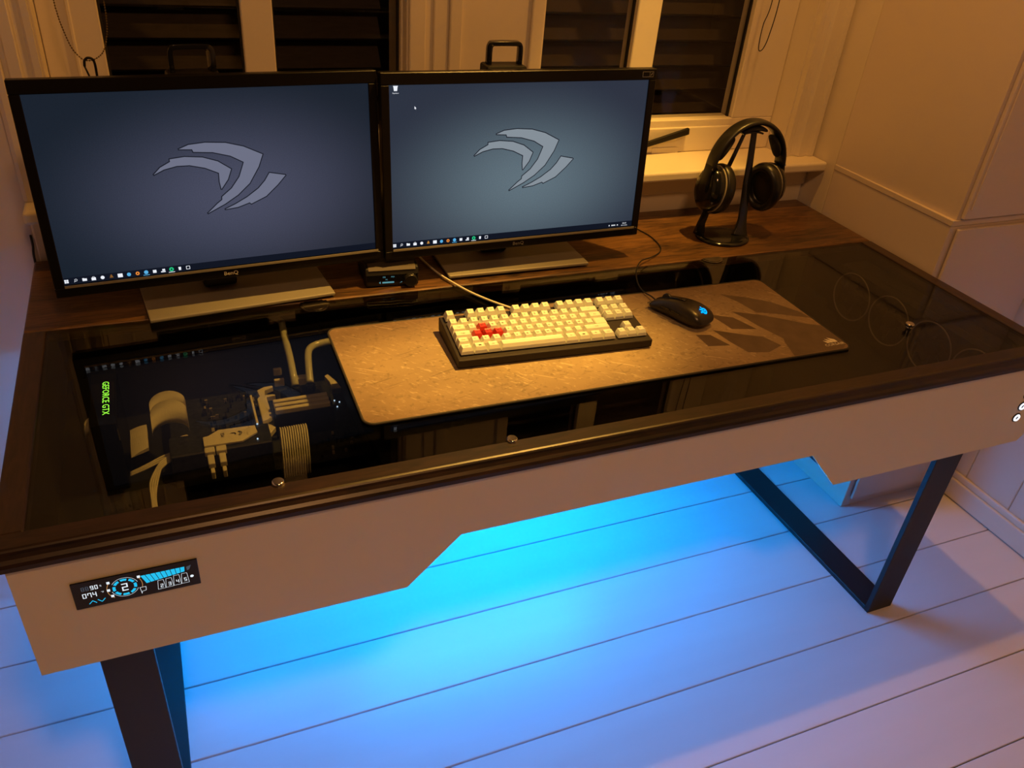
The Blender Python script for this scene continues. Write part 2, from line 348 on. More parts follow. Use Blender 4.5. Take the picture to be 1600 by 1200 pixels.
# right wall: tall panelled boards with vertical grooves
bm = NB(); yy = WY
while yy > -2.7:
    bx(bm, 2.335, 2.40, yy - 0.1385, yy, FL, WT, 0, 0.002, 1); yy -= 0.14
struct(obj('wall_right', bm, 'wall', loc=(2.335, 0, FL)))
bm = NB(); bx(bm, 1.9875, 2.06, 0.7600, WY, FL, WT, 0, 0.001, 1); struct(obj('wall_niche', bm, 'wall', loc=(1.985, 0.8, FL)))
bm = NB(); bx(bm, 2.318, 2.3345, -2.6, 0.372, FL + 0.004, FL + 0.062, 0, 0.003, 2); bx(bm, 2.324, 2.3345, -2.6, 0.372, FL + 0.062, FL + 0.082, 0, 0.004, 2)
struct(obj('baseboard_right', bm, 'trim', loc=(2.33, 0, FL)))
bm = NB(); bx(bm, -1.59, 1.98, WY - 0.016, WY - 0.0005, FL, FL + 0.14, 0, 0.003, 2); bx(bm, -1.59, 1.98, WY - 0.010, WY - 0.0005, FL + 0.14, FL + 0.16, 0, 0.004, 2)
struct(obj('baseboard_back', bm, 'trim', loc=(0.5, WY, FL)))
# window casings: profiled boards each side, a pier board between, the apron under the sill
def casing(x0, x1, flip):
    bm = NB(); wd = x1 - x0
    prof = [(0, 0), (0, .018), (.10, .026), (.22, .026), (.26, .018), (.34, .018), (.38, .023), (.60, .023), (.66, .014), (.80, .012), (.86, .017), (1.0, .017), (1.0, 0)]
    pts = [((x0 + p * wd) if not flip else (x1 - p * wd), WY - 0.0005 - d) for p, d in prof]
    prism(bm, pts, lambda u, v, w: (u, v, w), WT - 0.125 - 0.05, 0)
    for v in bm.verts: v.co.z += 0.125
    return bm
struct(obj('trim_1', casing(0.156, 0.232, False), 'trim', loc=(0.19, WY, 0.1)))
struct(obj('trim_2', casing(1.893, 1.984, True), 'trim', loc=(1.94, WY, 0.1)))
bm = NB(); bx(bm, 0.156, 1.9845, WY - 0.016, WY - 0.0005, 0.045, 0.0995, 0, 0.004, 2); bx(bm, 0.156, 1.9845, 0.8535, WY - 0.0005, -0.024, 0.045, 0, 0.002, 1)
struct(obj('trim_3', bm, 'trim', loc=(1.05, WY, 0)))
bm = NB(); bx(bm, 0.156, 1.9845, 0.783, 0.934, 0.100, 0.124, 0, 0.006, 3)
struct(obj('window_sill', bm, 'trim', loc=(1.05, 0.86, 0.1)))
def frame_bm(x0, x1, g):
    """window set in the niche: outer frame x0..x1, panes g = [(xa, xb)...], glass from z 0.2 up"""
    bm = NB(); YF = 0.925; zt = 1.35; zb = 0.1245; zg = 0.204
    xs = [x0] + [v for p in g for v in p] + [x1]
    bx(bm, x0, x1, YF, YF + 0.05, zb, zg, 0, 0.002, 1)
    bx(bm, x0, x1, YF - 0.006, YF, zb, zb + 0.062, 0, 0.003, 2)
    bx(bm, x0, x1, YF, YF + 0.05, zt - 0.07, zt, 0, 0.002, 1)
    for i in range(0, len(xs), 2): bx(bm, xs[i], xs[i + 1], YF, YF + 0.05, zg, zt - 0.07, 0, 0.002, 1)
    return bm
WIN = [(0.236, 0.896, [(0.334, 0.5785), (0.6375, 0.8905)]), (1.203, 1.889, [(1.206, 1.4405), (1.502, 1.7615)])]
for k, (a, b, g) in enumerate(WIN):
    bm = frame_bm(a, b, g); fr = struct(obj('window_%d' % (k + 1), bm, 'trim', loc=((a + b) / 2, 0.95, 0.12)))
    for xa, xb in g:
        bm = NB(); bx(bm, xa, xb, 0.948, 0.952, 0.204, 1.28); obj('pane', bm, 'wglass', fr)
        bm = NB()
        for q in ((xa, 1), (xb, -1)):
            bx(bm, min(q[0], q[0] + q[1] * 0.004), max(q[0], q[0] + q[1] * 0.004), 0.940, 0.9479, 0.204, 1.28)
        obj('pane_gasket', bm, 'cable', fr)
bm = NB()                                                   # pier between the windows, with shallow vertical mouldings
bx(bm, 0.8965, 1.2025, 0.905, 1.04, 0.1245, 1.35)
for a, b, d in ((0.900, 0.935, .010), (0.952, 0.985, .006), (0.985, 1.012, .012), (1.168, 1.198, .010)): bx(bm, a, b, 0.905 - d, 0.905, 0.1245, 1.35, 0, 0.003, 2)
struct(obj('trim_4', bm, 'trim', loc=(1.05, 0.93, 0.12)))
bm = NB()                                                   # window frame seam strip by the left pane
bx(bm, 0.283, 0.290, 0.919, 0.9245, 0.205, 1.28, 0, 0.002, 1)
struct(obj('trim_5', bm, 'trim', loc=(0.29, 0.92, 0.2)))
for k, (a, b, g) in enumerate(WIN):                         # louvred shutters outside the panes
    bm = NB(); z = 0.19
    while z < 1.33:
        bx(bm, a, b, -0.030, 0.030, -0.004, 0.004, 0, 0, mat=Matrix.Translation((0, 1.13, z)) @ Matrix.Rotation(math.radians(52), 4, 'X')); z += 0.062
    bx(bm, a + 0.02, a + 0.05, 1.175, 1.19, 0.15, 1.33); bx(bm, b - 0.05, b - 0.02, 1.175, 1.19, 0.15, 1.33)
    tag(obj('louvred_shutter', bm, 'slat', loc=((a + b) / 2, 1.13, 0.16)), ['dark louvred shutter outside the window above the left monitor', 'dark louvred shutter outside the window nearest the headphones'][k], 'shutter')
bm = NB(); bx(bm, -0.2, 2.4, 1.35, 1.37, FL, WT); struct(obj('wall_outside', bm, 'dark', loc=(1, 1.35, FL)))

# window lever and draught slot on the right window
t = thing('window_lever', 'dark metal lever handle on the right window rail beside the monitor', 'window handle', (1.56, 0.92, 0.15))
fr_ = lambda u, v, w: (u, 0.9185 - w, v)
bm = NB(); prism(bm, [(1.500, 0.142), (1.500, 0.154), (1.627, 0.188), (1.629, 0.172)], lambda u, v, w: (u, 0.905 + w, v), 0.010); obj('grip', bm, 'black', t, bevel=0.002)
bm = NB(); cyl(bm, (1.510, 0.9245, 0.150), (0, -1, 0), 0.008, 0.0095, 20); obj('pivot', bm, 'chrome', t)
bm = NB(); pts = ring_pts(0.009, 8, -PI / 2, PI / 2, 1.603, 0.129) + [(1.535, 0.138), (1.535, 0.120)]
prism(bm, pts, lambda u, v, w: (u, 0.9187 - w, v), 0.0015)
tag(obj('draught_slot_cover', bm, 'trim', loc=(1.57, 0.918, 0.12)), 'pale rounded vent cover low on the right window frame above the sill', 'vent cover')

# beaded blind chain with its clip
t = thing('blind_chain', 'beaded blind pull chain looping down in front of the left window', 'blind chain', (0.31, 0.80, 0.375))
path = catmull([(0.275, 0.82, 1.25), (0.275, 0.82, 0.80), (0.275, 0.82, 0.50), (0.2765, 0.82, 0.449), (0.280, 0.82, 0.425), (0.287, 0.82, 0.396), (0.297, 0.82, 0.380), (0.305, 0.82, 0.3745), (0.318, 0.82, 0.3755), (0.334, 0.82, 0.387), (0.344, 0.82, 0.410), (0.349, 0.82, 0.440), (0.350, 0.82, 0.50), (0.350, 0.82, 0.80), (0.350, 0.82, 1.25)], 6)
bm = NB(); tube(bm, path, 0.0005, 6)
acc = 0.0
for a, b in zip(path, path[1:]):
    L_ = (b - a).length; s = -acc
    while s + 0.0042 <= L_:
        s += 0.0042; p = a + (b - a) * (s / L_)
        bmesh.ops.create_icosphere(bm, subdivisions=1, radius=0.0016, matrix=Matrix.Translation(p))
    acc = L_ - s
obj('beads', bm, 'brass', t, smooth=True)
t2 = thing('chain_clip', 'black plastic clip hooked on the beaded blind chain above the left monitor', 'clip', (0.309, 0.82, 0.33))
bm = NB(); tube(bm, catmull([(0.302, 0.815, 0.366), (0.304, 0.814, 0.376), (0.311, 0.813, 0.380), (0.318, 0.815, 0.374), (0.3185, 0.818, 0.350), (0.317, 0.822, 0.322)], 6), 0.0022, 8)
tube(bm, [(0.302, 0.815, 0.366), (0.306, 0.818, 0.350), (0.311, 0.82, 0.326), (0.317, 0.822, 0.322)], 0.0016, 8)
obj('hook', bm, 'black', t2)
bm = NB(); tube(bm, catmull([(1.765, 0.90, 1.25), (1.763, 0.885, 0.70), (1.740, 0.845, 0.500), (1.730, 0.845, 0.440), (1.7305, 0.845, 0.397), (1.736, 0.845, 0.383), (1.746, 0.845, 0.390), (1.754, 0.845, 0.420), (1.760, 0.845, 0.500), (1.766, 0.86, 0.70), (1.775, 0.90, 1.25)], 8), 0.0012, 6)
tag(obj('pull_cord', bm, 'cable', loc=(1.755, 0.86, 0.378)), 'thin dark looped blind cord hanging beside the right window', 'cord')

# built-in wardrobe on the right
wd = thing('built_in_wardrobe', 'tall pale built-in wardrobe standing against the right end of the desk', 'wardrobe', (2.15, 0.56, FL))
bm = NB(); bx(bm, 1.985, 2.333, 0.376, 0.7565, FL, 0.1145, 0, 0.001, 1); obj('lower_carcass', bm, 'ward', wd)
bm = NB(); bx(bm, 1.9835, 2.333, 0.374, 0.7565, 0.1150, 0.1285, 0, 0.001, 1); obj('ledge', bm, 'ward', wd)
bm = NB(); prism(bm, [(1.9855, 0.7565), (2.333, 0.7565), (2.333, 0.376), (1.9935, 0.376)], lambda u, v, w: (u, v, 0.129 + w), WT - 0.129); obj('upper_carcass', bm, 'ward', wd)
bm = NB(); bx(bm, 2.003, 2.330, 0.366, 0.3735, FL + 0.03, 0.1085, 0, 0.0015, 1); obj('lower_door', bm, 'ward', wd)
bm = NB(); bx(bm, 2.003, 2.330, 0.366, 0.3755, 0.1325, WT - 0.1, 0, 0.0015, 1); dr = obj('upper_door', bm, 'ward', wd)
bm = NB(); bx(bm, 2.012, 2.016, 0.3625, 0.3663, 0.155, 1.1, 0, 0.0012, 2); obj('finger_rail', bm, 'ward', dr)

# ================================================================== the desk
XL, XR, YB, PY = 0.146, 1.979, 0.853, 0.027
GL, GR, GF, GB = 0.1805, 1.948, 0.064, 0.5685
dk = thing('computer_desk', 'long dark wood desk with glass top, white front and lit underside', 'desk', (1.06, 0.43, FL))
# back shelf board (four glued planks)
bm = NB()
bx(bm, XL, XR, GB, YB, -0.0245, 0, 0, 0.0035, 3)
obj('back_shelf', bm, 'wood', dk)
bm = NB()                                                    # front rail with rounded nose
prof = [(GF, 0), (0.0385, 0), (0.0355, -0.0008), (0.0335, -0.0026), (0.0320, -0.0060), (0.0290, -0.0105), (0.0250, -0.0140), (0.0228, -0.0180), (0.0225, -0.0245), (GF, -0.0245)]
prism(bm, prof, lambda u, v, w: (XL + w, u, v), XR - XL); obj('front_rail', bm, 'woodr', dk)
for x0, x1 in ((XL, GL), (GR, XR)):
    bm = NB(); bx(bm, x0, x1, GF, GB, -0.0245, 0, 0, 0.0025, 2); obj('side_rail', bm, 'woodry', dk)
bm = NB(); bx(bm, GL, GR, GF, GB, -0.0050, -0.0022); obj('glass_top', bm, 'glass', dk)
# case tray under the glass
ZB = -0.2000; ZM = -0.128; XA = 0.655; XC = 1.476
bm = NB()
bx(bm, 0.165, XA, 0.035, 0.72, ZB, ZB + 0.006); bx(bm, XC, 1.972, 0.035, 0.72, ZB, ZB + 0.006); bx(bm, XA, XC, 0.035, 0.72, ZM, ZM + 0.006)
bx(bm, XA, XA + 0.006, 0.035, 0.72, ZB, ZM + 0.006); bx(bm, XC - 0.006, XC, 0.035, 0.72, ZB, ZM + 0.006)
bx(bm, 0.165, 1.972, 0.0335, 0.041, ZM, -0.0255)
bx(bm, 0.165, XA, 0.0335, 0.041, ZB, ZM); bx(bm, XC, 1.972, 0.0335, 0.041, ZB, ZM)
bx(bm, 0.165, 1.972, 0.72, 0.727, ZM, -0.0255); bx(bm, 0.165, XA, 0.72, 0.727, ZB, ZM); bx(bm, XC, 1.972, 0.72, 0.727, ZB, ZM)
bx(bm, 0.158, 0.165, 0.0335, 0.727, -0.170, -0.0255); bx(bm, 0.165, 0.170, 0.0335, 0.727, ZB, -0.0255); bx(bm, 1.972, 1.978, 0.0335, 0.727, ZB, -0.0255)
obj('case_tray', bm, 'case', dk)
bm = NB()                                                    # white front panel with the stepped lower edge
pn = [(0.1575, -0.0252), (0.1575, -0.2155), (0.650, -0.2155), (0.733, -0.130), (1.398, -0.130), (1.477, -0.2175), (1.966, -0.2175), (1.977, -0.205), (1.977, -0.0252)]
prism(bm, pn, lambda u, v, w: (u, PY + w, v), 0.006); obj('front_panel', bm, 'panel', dk)
for x0, x1 in ((0.2215, 0.2895), (1.780, 1.853)):            # rectangular flat-bar leg frames
    bm = NB(); T = 0.012; y0, y1 = 0.050, 0.700
    bx(bm, x0, x1, y0, y0 + T, FL, ZB - 0.0005, 0, 0.001, 1); bx(bm, x0, x1, y1 - T, y1, FL, ZB - 0.0005, 0, 0.001, 1)
    bx(bm, x0, x1, y0 + T, y1 - T, FL, FL + T, 0, 0.001, 1); bx(bm, x0, x1, y0 + T, y1 - T, ZB - T, ZB - 0.0005, 0, 0.001, 1)
    obj('leg_frame', bm, 'steel', dk)
bm = NB(); bx(bm, 0.70, 1.42, 0.66, 0.68, ZM - 0.006, ZM - 0.0005); obj('light_strip', bm, 'led', dk)
bm = NB(); bx(bm, 0.19, 0.60, 0.66, 0.667, ZB - 0.0035, ZB - 0.0005); obj('light_strip', bm, 'led', dk)
for x, y in ((0.820, 0.066), (0.481, 0.066)):                # chrome glass clamps on the front rail
    bm = NB(); cyl(bm, (x, y, -0.0021), (0, 0, 1), 0.0085, 0.0065, 28, bev=0.0015); o = obj('glass_clamp', bm, 'chrome', dk); o['label'] = 'round chrome clamp'
for x, y in ((0.6235, 0.5610), (1.513, 0.5760)):              # bigger half-round ones at the shelf edge
    bm = NB(); cyl(bm, (x, y - 0.004, -0.0021), (0, 0, 1), 0.027, 0.0012, 40, bev=0.0004); cyl(bm, (x, y - 0.004, -0.0010), (0, 0, 1), 0.022, 0.0008, 40, bev=0.0003)
    o = obj('glass_hinge', bm, 'dchrome', dk); o['label'] = 'half-round chrome hinge'
bm = NB(); cyl(bm, (1.722, 0.184, -0.0021), (0, 0, 1), 0.0055, 0.008, 24); cyl(bm, (1.722, 0.184, 0.0055), (0, 0, 1), 0.0085, 0.006, 28, bev=0.001)
o = obj('lift_knob', bm, 'chrome', dk); o['label'] = 'small chrome lift knob on the glass'
for z in (-0.149, -0.121, -0.093):                           # lit ring buttons at the right end of the front panel
    bm = NB(); x = 1.9245; cyl(bm, (x, PY - 0.0001, z), (0, -1, 0), 0.0105, 0.0018, 32, bev=0.0005); b_ = obj('power_button', bm, 'black', dk)
    bm = NB(); prof = ring_pts(0.0085, 28); 
    torus(bm, (x, PY - 0.0022, z), (0, -1, 0), 0.0062, 0.0020, 32, 6); obj('light_ring', bm, 'btn', b_)

# fan controller set into the front panel
fc = thing('fan_controller', 'black display strip with glowing blue dial set in the desk front', 'fan controller', (0.292, PY - 0.002, -0.114))
bm = NB(); bx(bm, 0.2185, 0.3665, PY - 0.0022, PY - 0.0001, -0.1110, -0.0655, 0, 0.0006, 1); obj('bezel', bm, 'gloss', fc)
FW, FH = 0.148, 0.0455
ff = lambda u, v, w: (0.2185 + u * FW, PY - 0.0024 - w, -0.0655 - v * FH)
def fpt(cx, cy, r, n, a0, a1): return [(cx + r * math.cos(a) / FW, cy - r * math.sin(a) / FH) for a in [a0 + (a1 - a0) * i / n for i in range(n + 1)]]
ft = lambda bm, s, size, u, v, mi=0, sx=1: text(bm, s, size, lambda a, b, w: (0.2185 + a, PY - 0.0024, -0.0655 + b), u * FW, -v * FH, 0, mi, sx)
def seg7(bm, s, x, z, h, wd_, gap, mi):
    SEG = {'3': 'abgcd', '5': 'afgcd', '0': 'abcdef', '2': 'abged', '7': 'abcf', '4': 'fgbc', '8': 'abcdefg', '9': 'abcdfg'}
    for ch in s:
        w2 = wd_ / 2; t = h * 0.13
        R_ = dict(a=(-w2, w2, h / 2 - t, h / 2), g=(-w2, w2, -t / 2, t / 2), d=(-w2, w2, -h / 2, -h / 2 + t), f=(-w2, -w2 + t, 0, h / 2), b=(w2 - t, w2, 0, h / 2), e=(-w2, -w2 + t, -h / 2, 0), c=(w2 - t, w2, -h / 2, 0))
        for k, q in enumerate(SEG.get(ch, '')):
            a0, a1, b0, b1 = R_[q]; yv = PY - 0.00240 - 0.00003 * k
            f = bm.faces.new([bm.verts.new((x + p, yv, z + r)) for p, r in ((a0, b0), (a1, b0), (a1, b1), (a0, b1))]); f.material_index = mi
        x += wd_ + gap
bm = NB(); CX, CY = 0.400, 0.49
for k in range(8):
    a = PI / 8 + k * PI / 4; pts = fpt(CX, CY, 0.0142, 6, a + 0.10, a + PI / 4 - 0.10) + fpt(CX, CY, 0.0108, 6, a + PI / 4 - 0.10, a + 0.10); flat(bm, pts, ff)
top = [(0.535, 0.20), (0.895, 0.20), (0.890, 0.38), (0.572, 0.52)]
for i in range(9):
    a, b = i / 9, (i + 0.86) / 9
    L2 = lambda p, q, t: (p[0] + (q[0] - p[0]) * t, p[1] + (q[1] - p[1]) * t)
    flat(bm, [L2(top[0], top[1], a), L2(top[0], top[1], b), L2(top[3], top[2], b), L2(top[3], top[2], a)], ff)
for cx, s in ((0.135, -1), (0.205, 1)): ribbon(bm, [((cx - 0.028) * FW, -(0.80 + s * -0.05) * FH), (cx * FW, -(0.80 + s * 0.05) * FH), ((cx + 0.028) * FW, -(0.80 + s * -0.05) * FH)], lambda a, b, w: (0.2185 + a, PY - 0.0024, -0.0655 + b), 0.0010, closed=False)
obj('blue_gauge', bm, 'cyan', fc)
bm = NB()
seg7(bm, '2', 0.2185 + CX * FW, -0.0655 - CY * FH, 0.0125, 0.0072, 0.002, 0); obj('dial_digit', bm, 'wht', fc); bm = NB()
seg7(bm, '90', 0.2185 + 0.155 * FW, -0.0655 - 0.26 * FH, 0.0068, 0.0036, 0.0013, 0); ft(bm, '%', 0.0040, 0.222, 0.25); obj('speed_digits', bm, 'wht', fc); bm = NB()
seg7(bm, '074', 0.2185 + 0.085 * FW, -0.0655 - 0.52 * FH, 0.0078, 0.0044, 0.0014, 0); ft(bm, '\u00b0F', 0.0040, 0.225, 0.50); obj('temperature_digits', bm, 'wht', fc); bm = NB()
SEG_T = (('2', .686, .74), ('3', .751, .73), ('4', .816, .70), ('5', .881, .69))
for c_, u, v in SEG_T:
    seg7(bm, c_, 0.2185 + u * FW, -0.0655 - v * FH, 0.0060, 0.0034, 0.001, 0); obj('channel_digit', bm, 'wht', fc); bm = NB()
flat(bm, fpt(0.937, 0.62, 0.0022, 14, 0, 2 * PI - 0.4), ff); obj('indicator_mark', bm, 'wht', fc)
for u, v in ((.282, .22), (.272, .50), (.292, .74), (.520, .22)):
    bm = NB(); flat(bm, [(u - .012, v - .05), (u + .012, v - .05), (u + .012, v + .04), (u - .012, v + .04)], ff); obj('indicator_mark', bm, 'wht', fc)
bm = NB(); fo = lambda a, b, w: (0.2185 + a, PY - 0.00235, -0.0655 + b)
arc = lambda r, a0, a1, wd_, mi, dy=0: ribbon(bm, [(CX * FW + r * math.cos(t), -CY * FH + r * math.sin(t)) for t in [a0 + (a1 - a0) * i / 18 for i in range(19)]], lambda a, b, w: (0.2185 + a, PY - 0.00235 + dy, -0.0655 + b), wd_, closed=False, mi=mi)
arc(0.0160, 0.3, 2.6, 0.0004, 1); arc(0.0160, 3.4, 5.9, 0.0004, 1, 0.00003); arc(0.0205, 2.5, 3.95, 0.0008, 0); arc(0.0205, -0.35, 0.6, 0.0007, 0)
for u, v, wq, hq in ((.680, .69, .029, .17), (.745, .68, .029, .17), (.810, .65, .029, .19), (.875, .64, .029, .19)):
    ribbon(bm, [((u - wq + .010) * FW, -(v - hq) * FH), ((u + wq - .004) * FW, -(v - hq) * FH), ((u + wq + .004) * FW, -(v + hq) * FH), ((u - wq) * FW, -(v + hq) * FH)], fo, 0.0004, mi=1)
ribbon(bm, [(.512 * FW, -.64 * FH), (.560 * FW, -.64 * FH), (.557 * FW, -.78 * FH), (.525 * FW, -.80 * FH), (.519 * FW, -.88 * FH), (.517 * FW, -.78 * FH)], fo, 0.0005, mi=1)
seg7(bm, '88', 0.2185 + 0.085 * FW, -0.0655 - 0.26 * FH, 0.0068, 0.0036, 0.0013, 2)
flat(bm, [(.905, .22), (.945, .18), (.925, .34), (.905, .36)], ff, 0, 2)
obj('outline_marks', bm, ['amber', 'wht', 'dim'], fc)

# ================================================================== computer parts under the glass (left bay)
FT = ZB + 0.0065
mb = thing('motherboard', 'dark motherboard with pale armour lying under the desk glass', 'motherboard', (0.53, 0.42, FT))
ZP = -0.165
bm = NB(); bx(bm, 0.345, 0.655, 0.300, 0.548, ZP - 0.002, ZP, 0); 
for x, y in ((0.36, 0.31), (0.64, 0.31), (0.36, 0.54), (0.64, 0.54)): cyl(bm, (x, y, FT), (0, 0, 1), 0.004, ZP - 0.002 - FT, 10)
obj('circuit_board', bm, 'pcb', mb)
bm = NB()
for i in range(90):
    x = random.uniform(0.40, 0.50); y = random.uniform(0.39, 0.535); a = random.choice((0.002, 0.003, 0.005)); b = random.choice((0.002, 0.004, 0.012)); bx(bm, x, x + a, y, y + b, ZP, ZP + random.uniform(0.003, 0.010), random.choice((0, 0, 1)))
for i in range(26):
    x = random.uniform(0.52, 0.64); y = random.uniform(0.31, 0.37); bx(bm, x, x + 0.004, y, y + 0.004, ZP, ZP + 0.006, random.choice((0, 1)))
obj('small_components', bm, ['black', 'ring'], mb)['kind'] = 'stuff'
fz = lambda z: (lambda u, v, w: (u, v, z + w))
bm = NB()
prism(bm, [(0.499, 0.482), (0.512, 0.490), (0.527, 0.491), (0.528, 0.486), (0.512, 0.478), (0.510, 0.464), (0.527, 0.462), (0.528, 0.457), (0.512, 0.456), (0.513, 0.395), (0.505, 0.388), (0.496, 0.384), (0.496, 0.455), (0.501, 0.462)], fz(-0.132), 0.010)
prism(bm, [(0.484, 0.466), (0.488, 0.468), (0.488, 0.376), (0.484, 0.374)], fz(-0.150), 0.030)
prism(bm, [(0.489, 0.382), (0.506, 0.386), (0.515, 0.372), (0.500, 0.352), (0.492, 0.356)], fz(-0.140), 0.010)
obj('heat_shield', bm, 'pcbw', mb, bevel=0.001)
for a, b, c, d in ((0.537, 0.552, 0.541, 0.547), (0.533, 0.551, 0.503, 0.509), (0.572, 0.592, 0.497, 0.511)):
    bm = NB(); bx(bm, a, b, c, d, -0.135, -0.120, 0, 0.001, 1); obj('pale_block', bm, 'pcbw', mb)
bm = NB(); prism(bm, [(0.623, 0.492), (0.630, 0.497), (0.640, 0.470), (0.645, 0.445), (0.627, 0.445), (0.628, 0.470)], fz(-0.130), 0.012); obj('pale_block', bm, 'pcbw', mb, bevel=0.001)
bm = NB(); prism(bm, [(0.362, 0.383), (0.372, 0.385), (0.388, 0.366), (0.394, 0.352), (0.380, 0.343), (0.364, 0.352), (0.360, 0.366)], fz(-0.135), 0.010)
obj('pale_block', bm, 'pcbw', mb, bevel=0.001)
for x, y, z in ((0.478, 0.302, -0.0975), (0.483, 0.343, -0.0975), (0.644, 0.466, ZP), (0.636, 0.473, ZP), (0.637, 0.452, ZP)):
    bm = NB(); cyl(bm, (x, y, z + 0.0002), (0, 0, 1), 0.0013, 0.0016, 10); obj('status_light', bm, 'spark', mb)
cpu = thing('water_block', 'dark round cooling block where both coolant tubes meet', 'cooling block', (0.578, 0.455, ZP)); 
bm = NB(); bx(bm, 0.540, 0.616, 0.418, 0.492, ZP + 0.0002, -0.135, 0, 0.004, 2); cyl(bm, (0.578, 0.455, -0.135), (0, 0, 1), 0.032, 0.008, 32, bev=0.002); obj('block', bm, 'black', cpu)
bm = NB(); cyl(bm, (0.565, 0.462, -0.127), (0, 0, 1), 0.009, 0.016, 20, bev=0.002); cyl(bm, (0.592, 0.462, -0.127), (0, 0, 1), 0.009, 0.016, 20, bev=0.002); obj('fittings', bm, 'gloss', cpu)
for k, y in enumerate((0.3855, 0.3985, 0.4115)):             # memory sticks
    bm = NB(); bx(bm, 0.517, 0.618, y - 0.003, y + 0.003, ZP + 0.0002, -0.112, 0, 0.001, 1)
    rm = tag(obj('memory_module', bm, 'black', loc=(0.567, y, ZP)), ['pale memory stick under the glass, nearest to the front rail of three', 'pale memory stick under the glass, between the two others', 'pale memory stick under the glass, nearest to the coolant tubes'][k], 'memory', 'memory sticks in the motherboard')
    bm = NB(); bx(bm, 0.518, 0.612, y - 0.0042, y + 0.0042, -0.1118, -0.102, 0, 0.0012, 1); obj('heat_spreader', bm, 'pcbw', rm)
# graphics card with pale back plate
gc = thing('graphics_card', 'graphics card with pale plate and printed crest under the glass', 'graphics card', (0.43, 0.32, ZP))
bm = NB(); bx(bm, 0.345, 0.500, 0.292, 0.345, ZP + 0.003, -0.098, 0, 0.002, 1); obj('card_body', bm, 'pcb', gc)
bm = NB(); prism(bm, [(0.396, 0.325), (0.405, 0.327), (0.421, 0.339), (0.478, 0.3365), (0.480, 0.317), (0.454, 0.299), (0.396, 0.301)], fz(-0.097), 0.004); bp_ = obj('back_plate', bm, 'pcbw', gc, bevel=0.0008)
bm = NB(); fm = lambda u, v, w: (u, v, -0.0926 + w * 0)
text(bm, 'MSI', 0.0085, fm, 0.4265, 0.322, rot=PI / 2, sx=0.9)
for r in (0.0062, 0.0085): ribbon(bm, [(0.4475 + r * math.cos(t), 0.3205 + 0.8 * r * math.sin(t)) for t in [-1.1 + 2.2 * i / 10 for i in range(11)]], lambda u, v, w, r=r: (u, v, -0.0926 + r * 0.01), 0.0011, closed=False)
flat(bm, [(0.437, 0.3225), (0.441, 0.3245), (0.446, 0.3235), (0.4475, 0.3195), (0.444, 0.3170), (0.4455, 0.3198), (0.444, 0.3218), (0.441, 0.3222)], lambda u, v, w: (u, v, -0.0924))
obj('crest_print', bm, 'darkprint', gc)
bm = NB()
for x in (0.3955, 0.4130):
    bx(bm, x, x + 0.0155, 0.287, 0.3005, -0.105, -0.096, 0, 0.001, 1); bx(bm, x + 0.003, x + 0.013, 0.262, 0.286, -0.110, -0.100, 0, 0.001, 1)
    bx(bm, x + 0.005, x + 0.011, 0.250, 0.262, -0.122, -0.108, 0, 0.001, 1)
obj('power_plug', bm, 'sleeve', gc)
# second, upright card with the glowing lettering
g2 = thing('vertical_graphics_card', 'black upright graphics card with glowing green lettering under the glass', 'graphics card', (0.25, 0.43, FT))
bm = NB(); bx(bm, 0.236, 0.276, 0.355, 0.520, FT, -0.0605, 0, 0.002, 1); obj('shroud', bm, 'gloss', g2)
bm = NB(); text(bm, 'GEFORCE GTX', 0.0145, lambda u, v, w: (u, v, -0.0600), 0.2600, 0.4300, rot=-PI / 2, sx=1.02); obj('lit_lettering', bm, 'gtx', g2)
# 24-pin plug cable: twelve sleeved wires arching over
pc = thing('sleeved_power_cable', 'broad ribbed pale power cable arching over beside the memory sticks', 'cable', (0.536, 0.31, ZP))
for k in range(12):
    x = 0.5165 + k * 0.0038 - 0.0; bm = NB()
    tube(bm, catmull([(x - 0.004, 0.276, -0.165), (x - 0.0035, 0.279, -0.132), (x - 0.002, 0.292, -0.108), (x, 0.315, -0.099), (x + 0.001, 0.336, -0.108), (x + 0.001, 0.344, -0.135), (x + 0.001, 0.345, ZP + 0.006)], 5), 0.00140, 8)
    obj('wire', bm, 'sleeve', pc, smooth=True)
